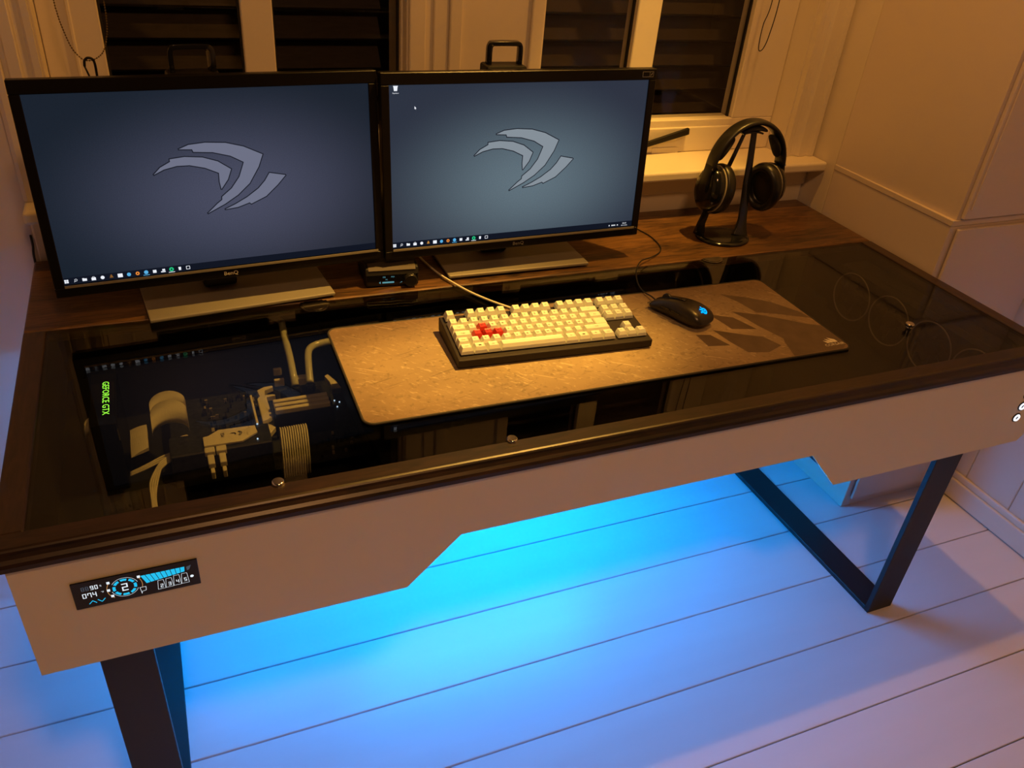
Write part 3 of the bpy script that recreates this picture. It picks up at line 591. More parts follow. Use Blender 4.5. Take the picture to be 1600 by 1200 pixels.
# broad flat ribbon loops
def ribbon_loop(name, label, cx, y0, y1, wd_, ztop, zlow, group):
    t = thing(name, label, 'cable', (cx, (y0 + y1) / 2, FT), group=group)
    path = catmull([(0, y1, zlow), (0, y1 - 0.004, (zlow + ztop) / 2), (0, (y1 * 0.7 + y0 * 0.3), ztop), (0, (y1 * 0.35 + y0 * 0.65), ztop - 0.012), (0, y0, ztop - 0.05), (0, y0 - 0.006, zlow)], 8)
    for s in (-1, 1):
        bm = NB(); sweep(bm, [(p.x + cx + s * (wd_ / 4 + 0.0006), p.y, p.z) for p in path], [(-wd_ / 4, -0.0016), (wd_ / 4, -0.0016), (wd_ / 4, 0.0016), (-wd_ / 4, 0.0016)]); obj('strand', bm, 'sleeve', t)
    return t
def arch(name, label, c, r, wid, z0, z1, group):
    """pale sleeved comb bent as an arch in the plane of the desk, like a short band standing on edge"""
    t = thing(name, label, 'cable', (c[0], c[1], FT), group=group); n = 16
    for k, (ra, rb) in enumerate(((1.0, 0.78), (0.76, 0.50))):
        bm = NB()
        pts = [(c[0] + r[0] * math.cos(a), c[1] + 0.0 + r[1] * math.sin(a)) for a in [PI * i / n for i in range(n + 1)]]
        off0, off1 = (0.0, wid * 0.34) if k == 0 else (wid * 0.37, wid)
        A = [bm.verts.new((x, y - off0, z1 + 0.004 * math.sin(PI * i / n) - off0 * 0.3)) for i, (x, y) in enumerate(pts)]
        B = [bm.verts.new((x, y - off1, z1 - 0.004 + 0.004 * math.sin(PI * i / n) - off1 * 0.3)) for i, (x, y) in enumerate(pts)]
        C_ = [bm.verts.new((x, y - off0, z1 - 0.007)) for x, y in pts]; D = [bm.verts.new((x, y - off1, z1 - 0.011 - off1 * 0.3)) for x, y in pts]
        for i in range(n):
            for P_, Q_ in ((A, B), (B, D), (D, C_), (C_, A)): f = bm.faces.new((P_[i], P_[i + 1], Q_[i + 1], Q_[i])); f.smooth = True
        bm.faces.new((A[0], B[0], D[0], C_[0])); bm.faces.new((A[n], C_[n], D[n], B[n]))
        obj('cable_band', bm, 'sleeve', t)
    return t
arch('cable_loop', 'widest pale cable band arching under the glass left of the motherboard', (0.350, 0.420), (0.028, 0.030), 0.052, -0.19, -0.080, 'cable loops in the left bay')
arch('cable_loop', 'small pale cable band arching below the green lettering', (0.2455, 0.376), (0.0175, 0.016), 0.016, -0.19, -0.070, 'cable loops in the left bay')
t = thing('cable_loop', 'pale two-part cable band curving between the lettering and motherboard', 'cable', (0.30, 0.36, FT), group='cable loops in the left bay')
for a, b in ((0.391, 0.367), (0.364, 0.330)):
    bm = NB(); n = 8; rows = []
    for i in range(n + 1):
        q = i / n; x = 0.2885 + 0.026 * q; dz = -0.006 * (1 - q) ** 2
        rows.append([bm.verts.new((x, a + 0.001 * q, -0.098 + dz)), bm.verts.new((x, b - 0.006 + 0.012 * q, -0.104 + dz)), bm.verts.new((x, b - 0.006 + 0.012 * q, -0.110)), bm.verts.new((x, a, -0.110))])
    for r0, r1 in zip(rows, rows[1:]):
        for j in range(4): bm.faces.new((r0[j], r0[(j + 1) % 4], r1[(j + 1) % 4], r1[j]))
    bm.faces.new(rows[0]); bm.faces.new(rows[-1][::-1]); obj('cable_band', bm, 'sleeve', t)
t = thing('branching_wires', 'pale sleeved wires branching left and forward under the glass', 'wires', (0.32, 0.27, FT))
for k in range(3):
    d = k * 0.0045; bm = NB(); tube(bm, catmull([(0.353, 0.333 - d * 1.5, -0.118), (0.332, 0.322 - d * 1.2, -0.116), (0.308, 0.311 - d, -0.119), (0.284, 0.306 - d * 0.8, -0.125)], 6), 0.0017, 8); obj('wire', bm, 'sleeve', t, smooth=True)
for k in range(4):
    d = k * 0.0040; bm = NB(); tube(bm, catmull([(0.353, 0.327 - d, -0.114), (0.332, 0.305 - d * 1.2, -0.112), (0.320 + d * 0.6, 0.283, -0.114), (0.3125 + d * 0.8, 0.262, -0.118), (0.3125 + d * 0.45, 0.235, -0.122), (0.3135 + d * 0.4, 0.200, -0.126)], 6), 0.0019, 8); obj('wire', bm, 'sleeve', t, smooth=True)
# coolant tubes
bm = NB(); tube(bm, catmull([(0.545, 0.640, -0.055), (0.565, 0.610, -0.055), (0.5665, 0.590, -0.058), (0.5655, 0.560, -0.066), (0.5660, 0.520, -0.082), (0.5650, 0.480, -0.098), (0.5650, 0.463, -0.111)], 8), 0.0068, 14)
tag(obj('coolant_tube', bm, 'tube', smooth=True), 'pale rigid coolant tube running straight back under the shelf', 'coolant tube', 'coolant tubes')
bm = NB(); tube(bm, catmull([(0.74, 0.552, -0.075), (0.66, 0.549, -0.078), (0.625, 0.545, -0.079), (0.608, 0.536, -0.080), (0.600, 0.520, -0.084), (0.595, 0.490, -0.098), (0.592, 0.465, -0.111)], 8), 0.0068, 14)
tag(obj('coolant_tube', bm, 'tube', smooth=True), 'pale rigid coolant tube bending right towards the desk mat', 'coolant tube', 'coolant tubes')
# radiator with four fans in the right bay
rd = thing('radiator', 'long black radiator standing in the right bay under the glass', 'radiator', (1.91, 0.285, FT))
bm = NB(); bx(bm, 1.893, 1.945, 0.045, 0.530, -0.155, -0.031, 0, 0.002, 1); bx(bm, 1.90, 1.94, 0.06, 0.515, FT, -0.155); obj('core', bm, 'case', rd)
for k in range(4):
    yc = 0.469 - 0.120 * k
    f_ = thing('case_fan', ['fan ring on the radiator nearest the back shelf', 'second fan ring from the shelf, between lift knob and mat corner', 'third fan ring from the shelf, just behind the chrome lift knob', 'fan ring on the radiator nearest the front rail'][k], 'fan', (1.880, yc, -0.15), group='fans on the radiator')
    bm = NB(); X0, X1 = 1.866, 1.8925
    outer = [(-.0595, -.0595), (.0595, -.0595), (.0595, .0595), (-.0595, .0595)]
    n = 40
    for xx, flip in ((X0, 0), (X1, 1)):
        inner = ring_pts(0.0560, n, PI / 4, PI / 4 + 2 * PI); sq = []
        for i in range(n):
            a = PI / 4 + 2 * PI * i / n; c_, s_ = math.cos(a), math.sin(a); m_ = max(abs(c_), abs(s_)); sq.append((0.0595 * c_ / m_, 0.0595 * s_ / m_))
        A = [bm.verts.new((xx, yc + u, -0.0915 + v)) for u, v in inner]; B = [bm.verts.new((xx, yc + u, -0.0915 + v)) for u, v in sq]
        for i in range(n): bm.faces.new((A[i], A[(i + 1) % n], B[(i + 1) % n], B[i]))
        if not flip: A0, B0 = A, B
    for P_, Q_ in ((A0, A), (B0, B)):
        for i in range(n): bm.faces.new((P_[i], P_[(i + 1) % n], Q_[(i + 1) % n], Q_[i]))
    obj('fan_frame', bm, 'case', f_)
    bm = NB(); torus(bm, (X0 - 0.0005, yc, -0.0915), (1, 0, 0), 0.0562, 0.0016, 48, 8); obj('lit_rim', bm, 'ring', f_)
    bm = NB(); cyl(bm, (X0 + 0.004, yc, -0.0915), (1, 0, 0), 0.020, 0.018, 24, bev=0.002)
    for j in range(7):
        a = 2 * PI * j / 7; P_ = []
        for r_, tw in ((0.019, 0.0), (0.037, 0.22), (0.054, 0.38)):
            for dx, da in ((0.006, -0.16), (0.020, 0.24)): P_.append(bm.verts.new((X0 + dx, yc + r_ * math.cos(a + tw + da), -0.0915 + r_ * math.sin(a + tw + da))))
        bm.faces.new((P_[0], P_[1], P_[3], P_[2])); bm.faces.new((P_[2], P_[3], P_[5], P_[4]))
    obj('fan_rotor', bm, 'black', f_)

# ================================================================== monitors
LOGO = [[(-0.0582, 0.0571), (-0.0423, 0.0631), (-0.016, 0.0652), (0.0162, 0.0629), (0.0442, 0.0553), (0.0743, 0.0405), (0.0657, 0.0204), (0.0477, -0.0067), (0.0263, -0.0248), (0.0035, -0.0383), (-0.0269, -0.0523), (-0.009, -0.0371), (-0.0007, -0.0313), (-0.0001, -0.026), (0.0172, -0.013), (0.0321, 0.0055), (0.0409, 0.0265), (0.0421, 0.0298), (0.0217, 0.0415), (-0.006, 0.0492), (-0.036, 0.0516), (-0.0374, 0.0558)],
        [(-0.102, 0.0189), (-0.0905, 0.0297), (-0.074, 0.038), (-0.0741, 0.0421), (-0.0509, 0.0443), (-0.0233, 0.0416), (0.0001, 0.0336), (0.0199, 0.0194), (0.0128, 0.0027), (0.0004, -0.0129), (-0.001, -0.0006), (-0.0003, 0.0145), (-0.0215, 0.0246), (-0.045, 0.0305), (-0.0648, 0.0307), (-0.0852, 0.0264)],
        [(0.0826, 0.0082), (0.1097, 0.0025), (0.0949, -0.0128), (0.0732, -0.0312), (0.0467, -0.0423), (0.044, -0.0398), (0.0238, -0.046), (0.0022, -0.048), (0.0202, -0.0407), (0.0407, -0.0305), (0.0617, -0.0167), (0.0739, -0.0044)]]
def monitor(o, a, t, label, smat, lmat, plate, hx, right):
    o = Vector(o); u = V(math.cos(a), math.sin(a), 0); nb = V(-math.sin(a), math.cos(a), 0)
    v = V(0, 0, 1) * math.cos(t) + nb * math.sin(t); f = u.cross(v)            # f points to the viewer
    if f.dot(nb) > 0: f = -f
    P = lambda p, q, w: tuple(o + u * p + v * q + f * w)
    Mx = Matrix(((u.x, v.x, f.x, o.x), (u.y, v.y, f.y, o.y), (u.z, v.z, f.z, o.z), (0, 0, 0, 1)))
    th = thing('monitor', label, 'monitor', (o.x + nb.x * 0.05, o.y + nb.y * 0.05, 0), a)
    W2, H2 = 0.2655, 0.1495
    bm = NB(); OW, OT, OB = 0.2808, 0.1705, -0.1700                              # bezel ring
    for b in ((-OW, OW, H2, OT), (-OW, OW, OB, -H2 - 0.0045), (-OW, -W2, -H2 - 0.0045, H2), (W2, OW, -H2 - 0.0045, H2)):
        vs = bx(bm, b[0], b[1], b[2], b[3], -0.018, 0.0035, 0, 0.0012, 1); bmesh.ops.transform(bm, matrix=Mx, verts=[q for q in vs if q.is_valid])
    obj('bezel', bm, 'bezel', th)
    bm = NB(); vs = bx(bm, -OW + 0.004, OW - 0.004, OB + 0.004, OT - 0.003, -0.030, -0.0185, 0, 0.003, 2); vs += bx(bm, -0.17, 0.17, -0.11, 0.12, -0.058, -0.0302, 0, 0.012, 3)
    bmesh.ops.transform(bm, matrix=Mx, verts=[q for q in vs if q.is_valid]); obj('rear_housing', bm, 'black', th)
    bm = NB(); prism(bm, [(-W2, -H2 - 0.0045), (W2 + 0.004, -H2 - 0.0045), (W2 + 0.004, -H2 - 0.0005), (-W2, -H2 - 0.0005)], lambda p, q, w: P(p, q, 0.0037 + w), 0.002); obj('lower_lip', bm, 'plate', th)
    bm = NB(); vs = [bm.verts.new(P(p, q, 0.0)) for p, q in ((-W2, -H2), (W2, -H2), (W2, H2), (-W2, H2))]; fc_ = bm.faces.new(vs)
    uvl = bm.loops.layers.uv.new('UVMap')
    for l, c in zip(fc_.loops, ((0, 0), (1, 0), (1, 1), (0, 1))): l[uvl].uv = c
    back = [bm.verts.new(P(p, q, -0.004)) for p, q in ((-W2, -H2), (W2, -H2), (W2, H2), (-W2, H2))]; bm.faces.new(back[::-1])
    for i in range(4): bm.faces.new((vs[i], back[i], back[(i + 1) % 4], vs[(i + 1) % 4]))
    scr = obj('screen', bm, smat, th, fix=False)
    bm = NB()
    for s in LOGO: flat(bm, s, P, 0.0005)
    for s in LOGO: ribbon(bm, s, P, 0.0034, 0.0004, 1)
    obj('wallpaper_logo', bm, [lmat, 'logod'], scr)
    bm = NB(); flat(bm, [(-W2, -H2), (W2, -H2), (W2, -0.1378), (-W2, -0.1378)], P, 0.0004); obj('taskbar', bm, 'task', scr)
    bm = NB(); yb = -0.1437
    xs = [-0.2614 + 0.01352 * i for i in range(15)]
    q4 = lambda cx, cy, sx, sy, mi=0, w=0.0007: flat(bm, [(cx - sx, cy - sy), (cx + sx, cy - sy), (cx + sx, cy + sy), (cx - sx, cy + sy)], P, w, mi)
    disc = lambda cx, cy, r, mi=0, w=0.0007: flat(bm, ring_pts(r, 16, 0, 2 * PI, cx, cy), P, w, mi)
    bm.free(); MI = ['icon', 'green', 'orange', 'blue', 'whiteprint', 'task']
    for k, x in enumerate(xs):
        bm = NB()
        if k == 0:
            for dx, dy in ((-.0016, -.0016), (.0016, -.0016), (-.0016, .0016), (.0016, .0016)): q4(x + dx, yb + dy, .0014, .0014)
        elif k == 1: ribbon(bm, ring_pts(0.0018, 12, 0, 2 * PI, x + .0006, yb + .0008), P, 0.0006, 0.0007); ribbon(bm, [(x - .0022, yb - .0022), (x - .0006, yb - .0006)], P, 0.0007, 0.0008, closed=False)
        elif k == 2: flat(bm, [(x - .0034, yb - .0024), (x + .0034, yb - .0024), (x + .0034, yb + .0018), (x, yb + .0018), (x - .001, yb + .0026), (x - .0034, yb + .0026)], P, 0.0007)
        elif k == 3: q4(x, yb - .0006, .0033, .0024); ribbon(bm, [(x - .0014, yb + .0018), (x - .0014, yb + .0032), (x + .0014, yb + .0032), (x + .0014, yb + .0018)], P, 0.0005, 0.0007, closed=False)
        elif k == 4: disc(x, yb, .0030)
        elif k == 5: flat(bm, [(x - .003, yb - .0022), (x + .003, yb - .0022), (x + .0008, yb + .0034), (x - .0008, yb + .0034)], P, 0.0007, 4)
        elif k == 6: q4(x, yb, .0038, .0032)
        elif k == 7: disc(x, yb, .0032, 3)
        elif k == 8: disc(x, yb, .0031, 2); disc(x, yb, .0013, 5, 0.0009)
        elif k == 9: disc(x, yb + .0003, .0034, 3); q4(x, yb - .0046, .005, .0005, 3)
        elif k == 10: q4(x, yb, .0028, .0026)
        elif k == 11: q4(x, yb - .0022, .0036, .0010); q4(x + .001, yb + .001, .0022, .0016)
        elif k == 12: disc(x, yb + .0003, .0037, 1); disc(x, yb + .0003, .0015, 5, 0.0009); q4(x, yb - .0046, .005, .0005, 0)
        elif k == 13: flat(bm, [(x - .0022, yb + .0028), (x + .0022, yb + .0028), (x + .0018, yb - .0028), (x - .0018, yb - .0028)], P, 0.0007)
        else: ribbon(bm, [(x - .0028, yb - .0026), (x + .0028, yb - .0026), (x + .0028, yb + .0026), (x - .0028, yb + .0026)], P, 0.0008, 0.0007)
        obj('taskbar_icon', bm, MI, scr)
    if right:
        bm = NB()
        for x in (0.2101, 0.2168, 0.2200, 0.2235, 0.2301): q4(x, yb - .001, .0011, .0013)
        text(bm, '22:31', 0.0046, P, 0.2470, yb + 0.0016, 0.0007); text(bm, '29.11.2016', 0.0034, P, 0.2470, yb - 0.0030, 0.0007); obj('clock_text', bm, MI, scr); bm = NB()
        flat(bm, [(-0.2563, 0.1395), (-0.2505, 0.1395), (-0.2495, 0.1475), (-0.2573, 0.1475)], P, 0.0007)       # waste-bin icon
        q4(-0.2534, 0.1476, .0044, .0006, 0, 0.0009); text(bm, 'Papirkurv', 0.0030, P, -0.2534, 0.1358, 0.0007); obj('waste_bin_icon', bm, MI, scr); bm = NB()
        flat(bm, [(-0.2190, 0.1128), (-0.2190, 0.1075), (-0.2178, 0.1087), (-0.2169, 0.1070), (-0.2162, 0.1074), (-0.2170, 0.1090), (-0.2154, 0.1092)], P, 0.0007); obj('mouse_pointer', bm, MI, scr)
    bm = NB(); text(bm, 'BenQ', 0.0096, P, -0.0025, -0.1620, 0.0039, sx=1.1); o_ = obj('maker_logo', bm, 'whiteprint' if not right else 'mark', th)
    if right:
        bm = NB()
        for x0, x1 in ((0.2485, 0.2645), (0.2645, 0.2725)): ribbon(bm, [(x0, 0.1555), (x1, 0.1555), (x1, 0.1650), (x0, 0.1650)], P, 0.0006, 0.0039)
        ribbon(bm, [(0.2668, 0.1585), (0.2702, 0.1625)], P, 0.0010, 0.0041, closed=False)
        obj('corner_sticker', bm, 'mark', th)
        bm = NB(); bmesh.ops.create_icosphere(bm, subdivisions=1, radius=0.0009, matrix=Matrix.Translation(P(0.2740, -0.1530, 0.0042))); obj('power_light', bm, 'mark', th)
    (cx, fy, wdp, ang) = plate                                                     # stand
    Rz = Matrix.Translation((cx, fy, 0)) @ Matrix.Rotation(ang, 4, 'Z')
    bm = NB(); bx(bm, -wdp / 2, wdp / 2, 0, 0.205, 0.0042, 0.0105, 0, 0.002, 2, mat=Rz); obj('stand_base', bm, 'plate', th)
    for fx in (-1, 1):
        for fy_ in (0.05, 0.185):
            bm = NB(); c_ = Rz @ V(fx * (wdp / 2 - 0.02), fy_, 0.0002); cyl(bm, c_, (0, 0, 1), 0.007, 0.0039, 16); obj('rubber_foot', bm, 'cable', th)
    bm = NB(); q = (hx - cx); bx(bm, q - 0.030, q + 0.030, 0.090, 0.130, 0.0106, 0.365, 0, 0.006, 2, mat=Rz); obj('stand_column', bm, 'black', th)
    bm = NB(); hy = fy + 0.11
    bx(bm, q - 0.041, q + 0.041, 0.085, 0.130, 0.3651, 0.3915, 0, 0.005, 2, mat=Rz); obj('column_cap', bm, 'black', th)
    Rl = [Rz @ V(q + p, 0.107, z) for p, z in catmull2([(-0.031, 0.3915), (-0.031, 0.418), (-0.029, 0.4255), (-0.023, 0.4285), (0.023, 0.4285), (0.029, 0.4255), (0.031, 0.418), (0.031, 0.3915)])]
    bm = NB(); sweep(bm, Rl, [(-0.004, -0.008), (0.004, -0.008), (0.004, 0.008), (-0.004, 0.008)], up=V(0, 1, 0)); obj('carry_handle', bm, 'gloss', th, bevel=0.0015)
    c0 = Rz @ V(q, 0.09, 0.225); c1 = Vector(P(0, 0, -0.05))
    bm = NB(); cyl(bm, c0, c1 - c0, 0.022, (c1 - c0).length + 0.004, 20); obj('tilt_joint', bm, 'black', th)
    return th
def catmull2(pts): return [(p.x, p.y) for p in catmull([(a, b, 0) for a, b in pts], 3)]
sL = screen_mat('screen_left', (0.064, 0.070, 0.115), (0.010, 0.016, 0.027), 0.55, 0.42)
sR = screen_mat('screen_right', (0.115, 0.165, 0.200), (0.024, 0.032, 0.052), 0.52, 0.38)
monitor((0.4866, 0.6058, 0.2256), 0.0672, 0.1013, 'left monitor showing a claw wallpaper, with a bright stand plate', sL, 'logoL', (0.504, 0.5585, 0.326, 0.095), 0.478, False)
monitor((1.0504, 0.6209, 0.2240), 0.0175, 0.0798, 'right monitor showing a claw wallpaper and a waste-bin icon', sR, 'logoR', (1.054, 0.590, 0.312, -0.015), 1.026, True)

# ================================================================== desk mat, keyboard, mouse
pa = -0.0117; pt = thing('desk_mat', 'long scratched-concrete cloth desk mat under keyboard and mouse', 'desk mat', (1.0865, 0.3028, -0.0020), pa)
def rrect(w, h, r, n=6):
    out = []
    for cx, cy, a in ((w - r, h - r, 0), (-w + r, h - r, PI / 2), (-w + r, -h + r, PI), (w - r, -h + r, 1.5 * PI)): out += [(cx + r * math.cos(a + PI / 2 * i / n), cy + r * math.sin(a + PI / 2 * i / n)) for i in range(n + 1)]
    return out
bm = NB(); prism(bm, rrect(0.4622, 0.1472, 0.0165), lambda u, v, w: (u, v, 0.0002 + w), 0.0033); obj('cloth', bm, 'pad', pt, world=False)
bm = NB(); path = [(u, v, 0.0024) for u, v in rrect(0.4630, 0.1480, 0.0172, 8)]; sweep(bm, path, ring_pts(0.0021, 8), closed=True); obj('stitched_edge', bm, 'padedge', pt, world=False)
ART = [[(0.3332, 0.106), (0.3795, 0.0808), (0.4206, 0.0506), (0.4375, 0.0253), (0.4542, 0.0005), (0.4610, -0.0290), (0.4522, -0.0247), (0.4106, -0.0022), (0.363, 0.0183), (0.3509, 0.0693)],
       [(0.3132, 0.0335), (0.361, 0.0095), (0.4115, -0.0277), (0.4346, -0.0466), (0.4608, -0.0600), (0.4608, -0.1300), (0.4450, -0.1450), (0.3300, -0.1450), (0.3435, -0.0995), (0.3504, -0.0851), (0.3318, -0.0308), (0.3247, 0.0029)],
       [(0.2596, 0.0333), (0.3019, 0.0108), (0.3214, -0.0413), (0.2722, -0.0285), (0.2668, 0.0043)],
       [(0.1892, -0.0318), (0.2168, -0.0385), (0.2329, -0.082), (0.1892, -0.0747)],
       [(0.232, -0.0235), (0.2863, -0.0554), (0.3148, -0.0694), (0.3300, -0.1063), (0.2899, -0.1218), (0.2516, -0.1123), (0.24, -0.0717)]]
bm = NB(); pp = lambda u, v, w: (u, v, 0.0036 + w)
for s in ART: flat(bm, s, pp)
obj('dark_shard_print', bm, 'padart', pt, world=False)
bm = NB(); pw = lambda u, v, w: (u, v, 0.0038 + w)
text(bm, 'CORSAIR', 0.0105, pw, 0.4370, -0.1285, sx=1.05)
for k, (a, b, h) in enumerate(((-0.012, -0.006, 0.010), (-0.005, 0.002, 0.015), (0.003, 0.012, 0.018))): flat(bm, [(0.4375 + a, -0.1215), (0.4375 + b, -0.1215), (0.4375 + b - 0.001, -0.1215 + h * 0.5), (0.4375 + a - 0.004, -0.1215 + h)], pw)
obj('corner_logo', bm, 'whiteprint', pt, world=False)

ka = -0.0563; PT = 0.0017
kb = thing('keyboard', 'compact black keyboard with white keycaps and four red keys', 'keyboard', (0.9899, 0.3255, PT), ka)
bm = NB(); KW, KD = 0.1805, 0.066
prof = [(-KD - 0.0008, 0.0030), (-KD - 0.001, 0.0160), (-KD + 0.0006, 0.0170), (KD - 0.002, 0.0290), (KD, 0.0265), (KD - 0.002, 0.0035), (KD - 0.012, 0.0005), (-KD + 0.010, 0.0005)]
hole = 0.0015
prism(bm, prof, lambda u, v, w: (-KW + w, u, v), 2 * KW); obj('case', bm, 'kcase', kb, world=False, bevel=0.0012)
bm = NB()
for sx in (-1, 1):
    for sy in (-1, 1): bx(bm, sx * 0.155 - 0.012, sx * 0.155 + 0.012, sy * 0.050 - 0.005, sy * 0.050 + 0.005, 0.0001, 0.0015)
obj('rubber_feet', bm, 'cable', kb, world=False)
U = 0.01905; TA = math.atan2(0.012, 2 * KD)
ROWS = []
L1 = [(0, 'Esc')] + [(2 + i, 'F%d' % (i + 1)) for i in range(4)] + [(6.5 + i, 'F%d' % (i + 5)) for i in range(4)] + [(11 + i, 'F%d' % (i + 9)) for i in range(4)] + [(15.25, 'Prt'), (16.25, 'Scr'), (17.25, 'Brk')]
ROWS.append([(x, 1, s, 0) for x, s in L1])
ROWS.append([(i, 1, s, 0) for i, s in enumerate('|1234567890+\\')] + [(13, 2, '<-', 0), (15.25, 1, 'Ins', 0), (16.25, 1, 'Hm', 0), (17.25, 1, 'Up', 0)])
ROWS.append([(0, 1.5, 'Tab', 0)] + [(1.5 + i, 1, s, 1 if s == 'W' else 0) for i, s in enumerate('QWERTYUIOP\u00c5\u00a8')] + [(13.5, 1.5, 'Ent', 0), (15.25, 1, 'Del', 0), (16.25, 1, 'End', 0), (17.25, 1, 'Dn', 0)])
ROWS.append([(0, 1.75, 'Caps', 0)] + [(1.75 + i, 1, s, 1 if s in 'ASD' else 0) for i, s in enumerate("ASDFGHJKL\u00d8\u00c6'")])
ROWS.append([(0, 1.25, 'Shift', 0)] + [(1.25 + i, 1, s, 0) for i, s in enumerate('<ZXCVBNM,.-')] + [(12.25, 2.75, 'Shift', 0), (16.25, 1, '^', 0)])
ROWS.append([(0, 1.25, 'Ctrl', 0), (1.25, 1.25, '\u25a0', 0), (2.5, 1.25, 'Alt', 0), (3.75, 6.25, '', 0), (10, 1.25, 'Gr', 0), (11.25, 1.25, '\u25a0', 0), (12.5, 1.25, 'Fn', 0), (13.75, 1.25, 'Ctrl', 0), (15.25, 1, '<', 0), (16.25, 1, 'v', 0), (17.25, 1, '>', 0)])
def keycap(wu, lab, iso=False):
    bm = NB(); hb = wu * U / 2 - 0.0005; ht = hb - 0.0034; db, dt = U / 2 - 0.0006, 0.0056; zt = 0.0112
    lv = [(hb, -db, db, 0.0), (hb - 0.0012, -db + 0.001, db - 0.0012, 0.0055), (ht, -dt + 0.0006, dt + 0.0014, zt)]
    rings = [[bm.verts.new(p) for p in ((-a, b, z), (a, b, z), (a, c, z), (-a, c, z))] for a, b, c, z in lv]
    for A, B in zip(rings, rings[1:]):
        for j in range(4): bm.faces.new((A[j], A[(j + 1) % 4], B[(j + 1) % 4], B[j]))
    c = [bm.verts.new((x, y, zt - 0.0007)) for x, y in ((-ht + 0.0015, -dt + 0.0020), (ht - 0.0015, -dt + 0.0020), (ht - 0.0015, dt), (-ht + 0.0015, dt))]; T = rings[-1]
    for j in range(4): bm.faces.new((T[j], T[(j + 1) % 4], c[(j + 1) % 4], c[j]))
    bm.faces.new(c); bm.faces.new(rings[0][::-1])
    if iso: bx(bm, -hb + 0.25 * U + 0.0002, hb, -db - U + 0.0006, -db + 0.0003, 0.0, zt - 0.0012, 0, 0.0014, 1)
    if lab == '\u25a0': flat(bm, [(-.0022, -.001), (.0022, -.001), (.0022, .0022), (-.0022, .0022)], lambda u, v, w: (u, v, zt - 0.0004), 0, 1)
    elif lab: text(bm, lab, 0.0056 if len(lab) == 1 else 0.0036, lambda u, v, w: (u, v, zt - 0.0004), -0.0008 if len(lab) == 1 else 0, 0.0012, 0, 1)
    return bm
for r, row in enumerate(ROWS):
    yk = 2.72 * U - (r + (0.25 if r else 0)) * U + (0.0015)
    for x, wu, lab, red in row:
        o = obj('red_key' if red else ('space_bar' if wu > 6 else 'key'), keycap(wu, lab, lab == 'Ent'), ['keyred' if red else 'key', 'legend'], kb, world=False)
        if red: o['label'] = 'red keycap'
        xc = (x + wu / 2 - 9.125) * U; zc = 0.0195 + (yk + KD - 0.002) * math.tan(TA) + (0.0012 if r == 0 else -0.0003)
        o.location = (xc, yk, zc); o.rotation_euler = (TA + (-0.10, -0.07, -0.03, 0.0, 0.05, 0.08)[r] * -1, 0, 0)
bm = NB(); tube(bm, catmull([(0.855, 0.78, 0.030), (0.8665, 0.720, 0.010), (0.872, 0.680, 0.006), (0.883, 0.622, 0.0055), (0.899, 0.575, 0.0050), (0.920, 0.530, 0.0034), (0.945, 0.485, 0.0042), (0.970, 0.450, 0.0046), (0.988, 0.422, 0.0060), (0.996, 0.396, 0.012)], 8), 0.0022, 10)
obj('cable', bm, 'kcable', kb)

# mouse
mo = thing('mouse', 'black computer mouse with a glowing blue emblem on the desk mat', 'mouse', (1.286, 0.338, PT), 0.38)
bm = NB()                                                    # local: +y is the front (cable end)
st = [(-0.062, 0.012, 0.010, 0.015), (-0.058, 0.024, 0.024, 0.010), (-0.048, 0.0305, 0.0325, 0.006), (-0.030, 0.0325, 0.0375, 0.003), (-0.010, 0.0310, 0.0380, 0.002), (0.012, 0.0285, 0.0345, 0.002), (0.034, 0.0290, 0.0285, 0.002), (0.052, 0.0300, 0.0205, 0.003), (0.061, 0.0270, 0.0150, 0.004), (0.0635, 0.0200, 0.0120, 0.006)]
NS = 20; rings = []
for y, hw, ht, lo in st:
    rg = []
    for i in range(NS):
        a = 2 * PI * i / NS; c, s = math.cos(a), math.sin(a); ex = 0.62
        x = hw * math.copysign(abs(c) ** ex, c); zz = (lo + (ht - lo) * 0.30) + ((ht - lo) * 0.70 * abs(s) ** 0.85 if s > 0 else -(ht - lo) * 0.30 * abs(s) ** 0.6)
        if s < 0: x *= 0.93
        rg.append(bm.verts.new((x, y, zz)))
    rings.append(rg)
for A, B in zip(rings, rings[1:]):
    for j in range(NS): bm.faces.new((A[j], A[(j + 1) % NS], B[(j + 1) % NS], B[j]))
bm.faces.new(rings[0][::-1]); bm.faces.new(rings[-1])
obj('shell', bm, 'mouse', mo, world=False, smooth=True, sub=2)
bm = NB(); cyl(bm, (-0.0035, 0.038, 0.0225), (1, 0, 0), 0.0115, 0.007, 28, bev=0.0015); obj('scroll_wheel', bm, 'soft', mo, world=False)
bm = NB(); sweep(bm, [(0, 0.060, 0.0160), (0, 0.048, 0.0228), (0, 0.030, 0.0305), (0, 0.012, 0.0352), (0, -0.004, 0.0378)], [(-0.0045, -0.0006), (0.0045, -0.0006), (0.0045, 0.0003), (-0.0045, 0.0003)]); obj('centre_strip', bm, 'gloss', mo, world=False)
bm = NB()
for yy in (0.020, -0.004): bx(bm, -0.0325, -0.0295, yy - 0.010, yy + 0.010, 0.018, 0.0225, 0, 0.001, 1)
obj('side_buttons', bm, 'gloss', mo, world=False)
bm = NB(); bx(bm, -0.0296, -0.0150, 0.0615, 0.0645, 0.0100, 0.0125, 0, 0.0005, 1); obj('silver_tab', bm, 'chrome', mo, world=False)
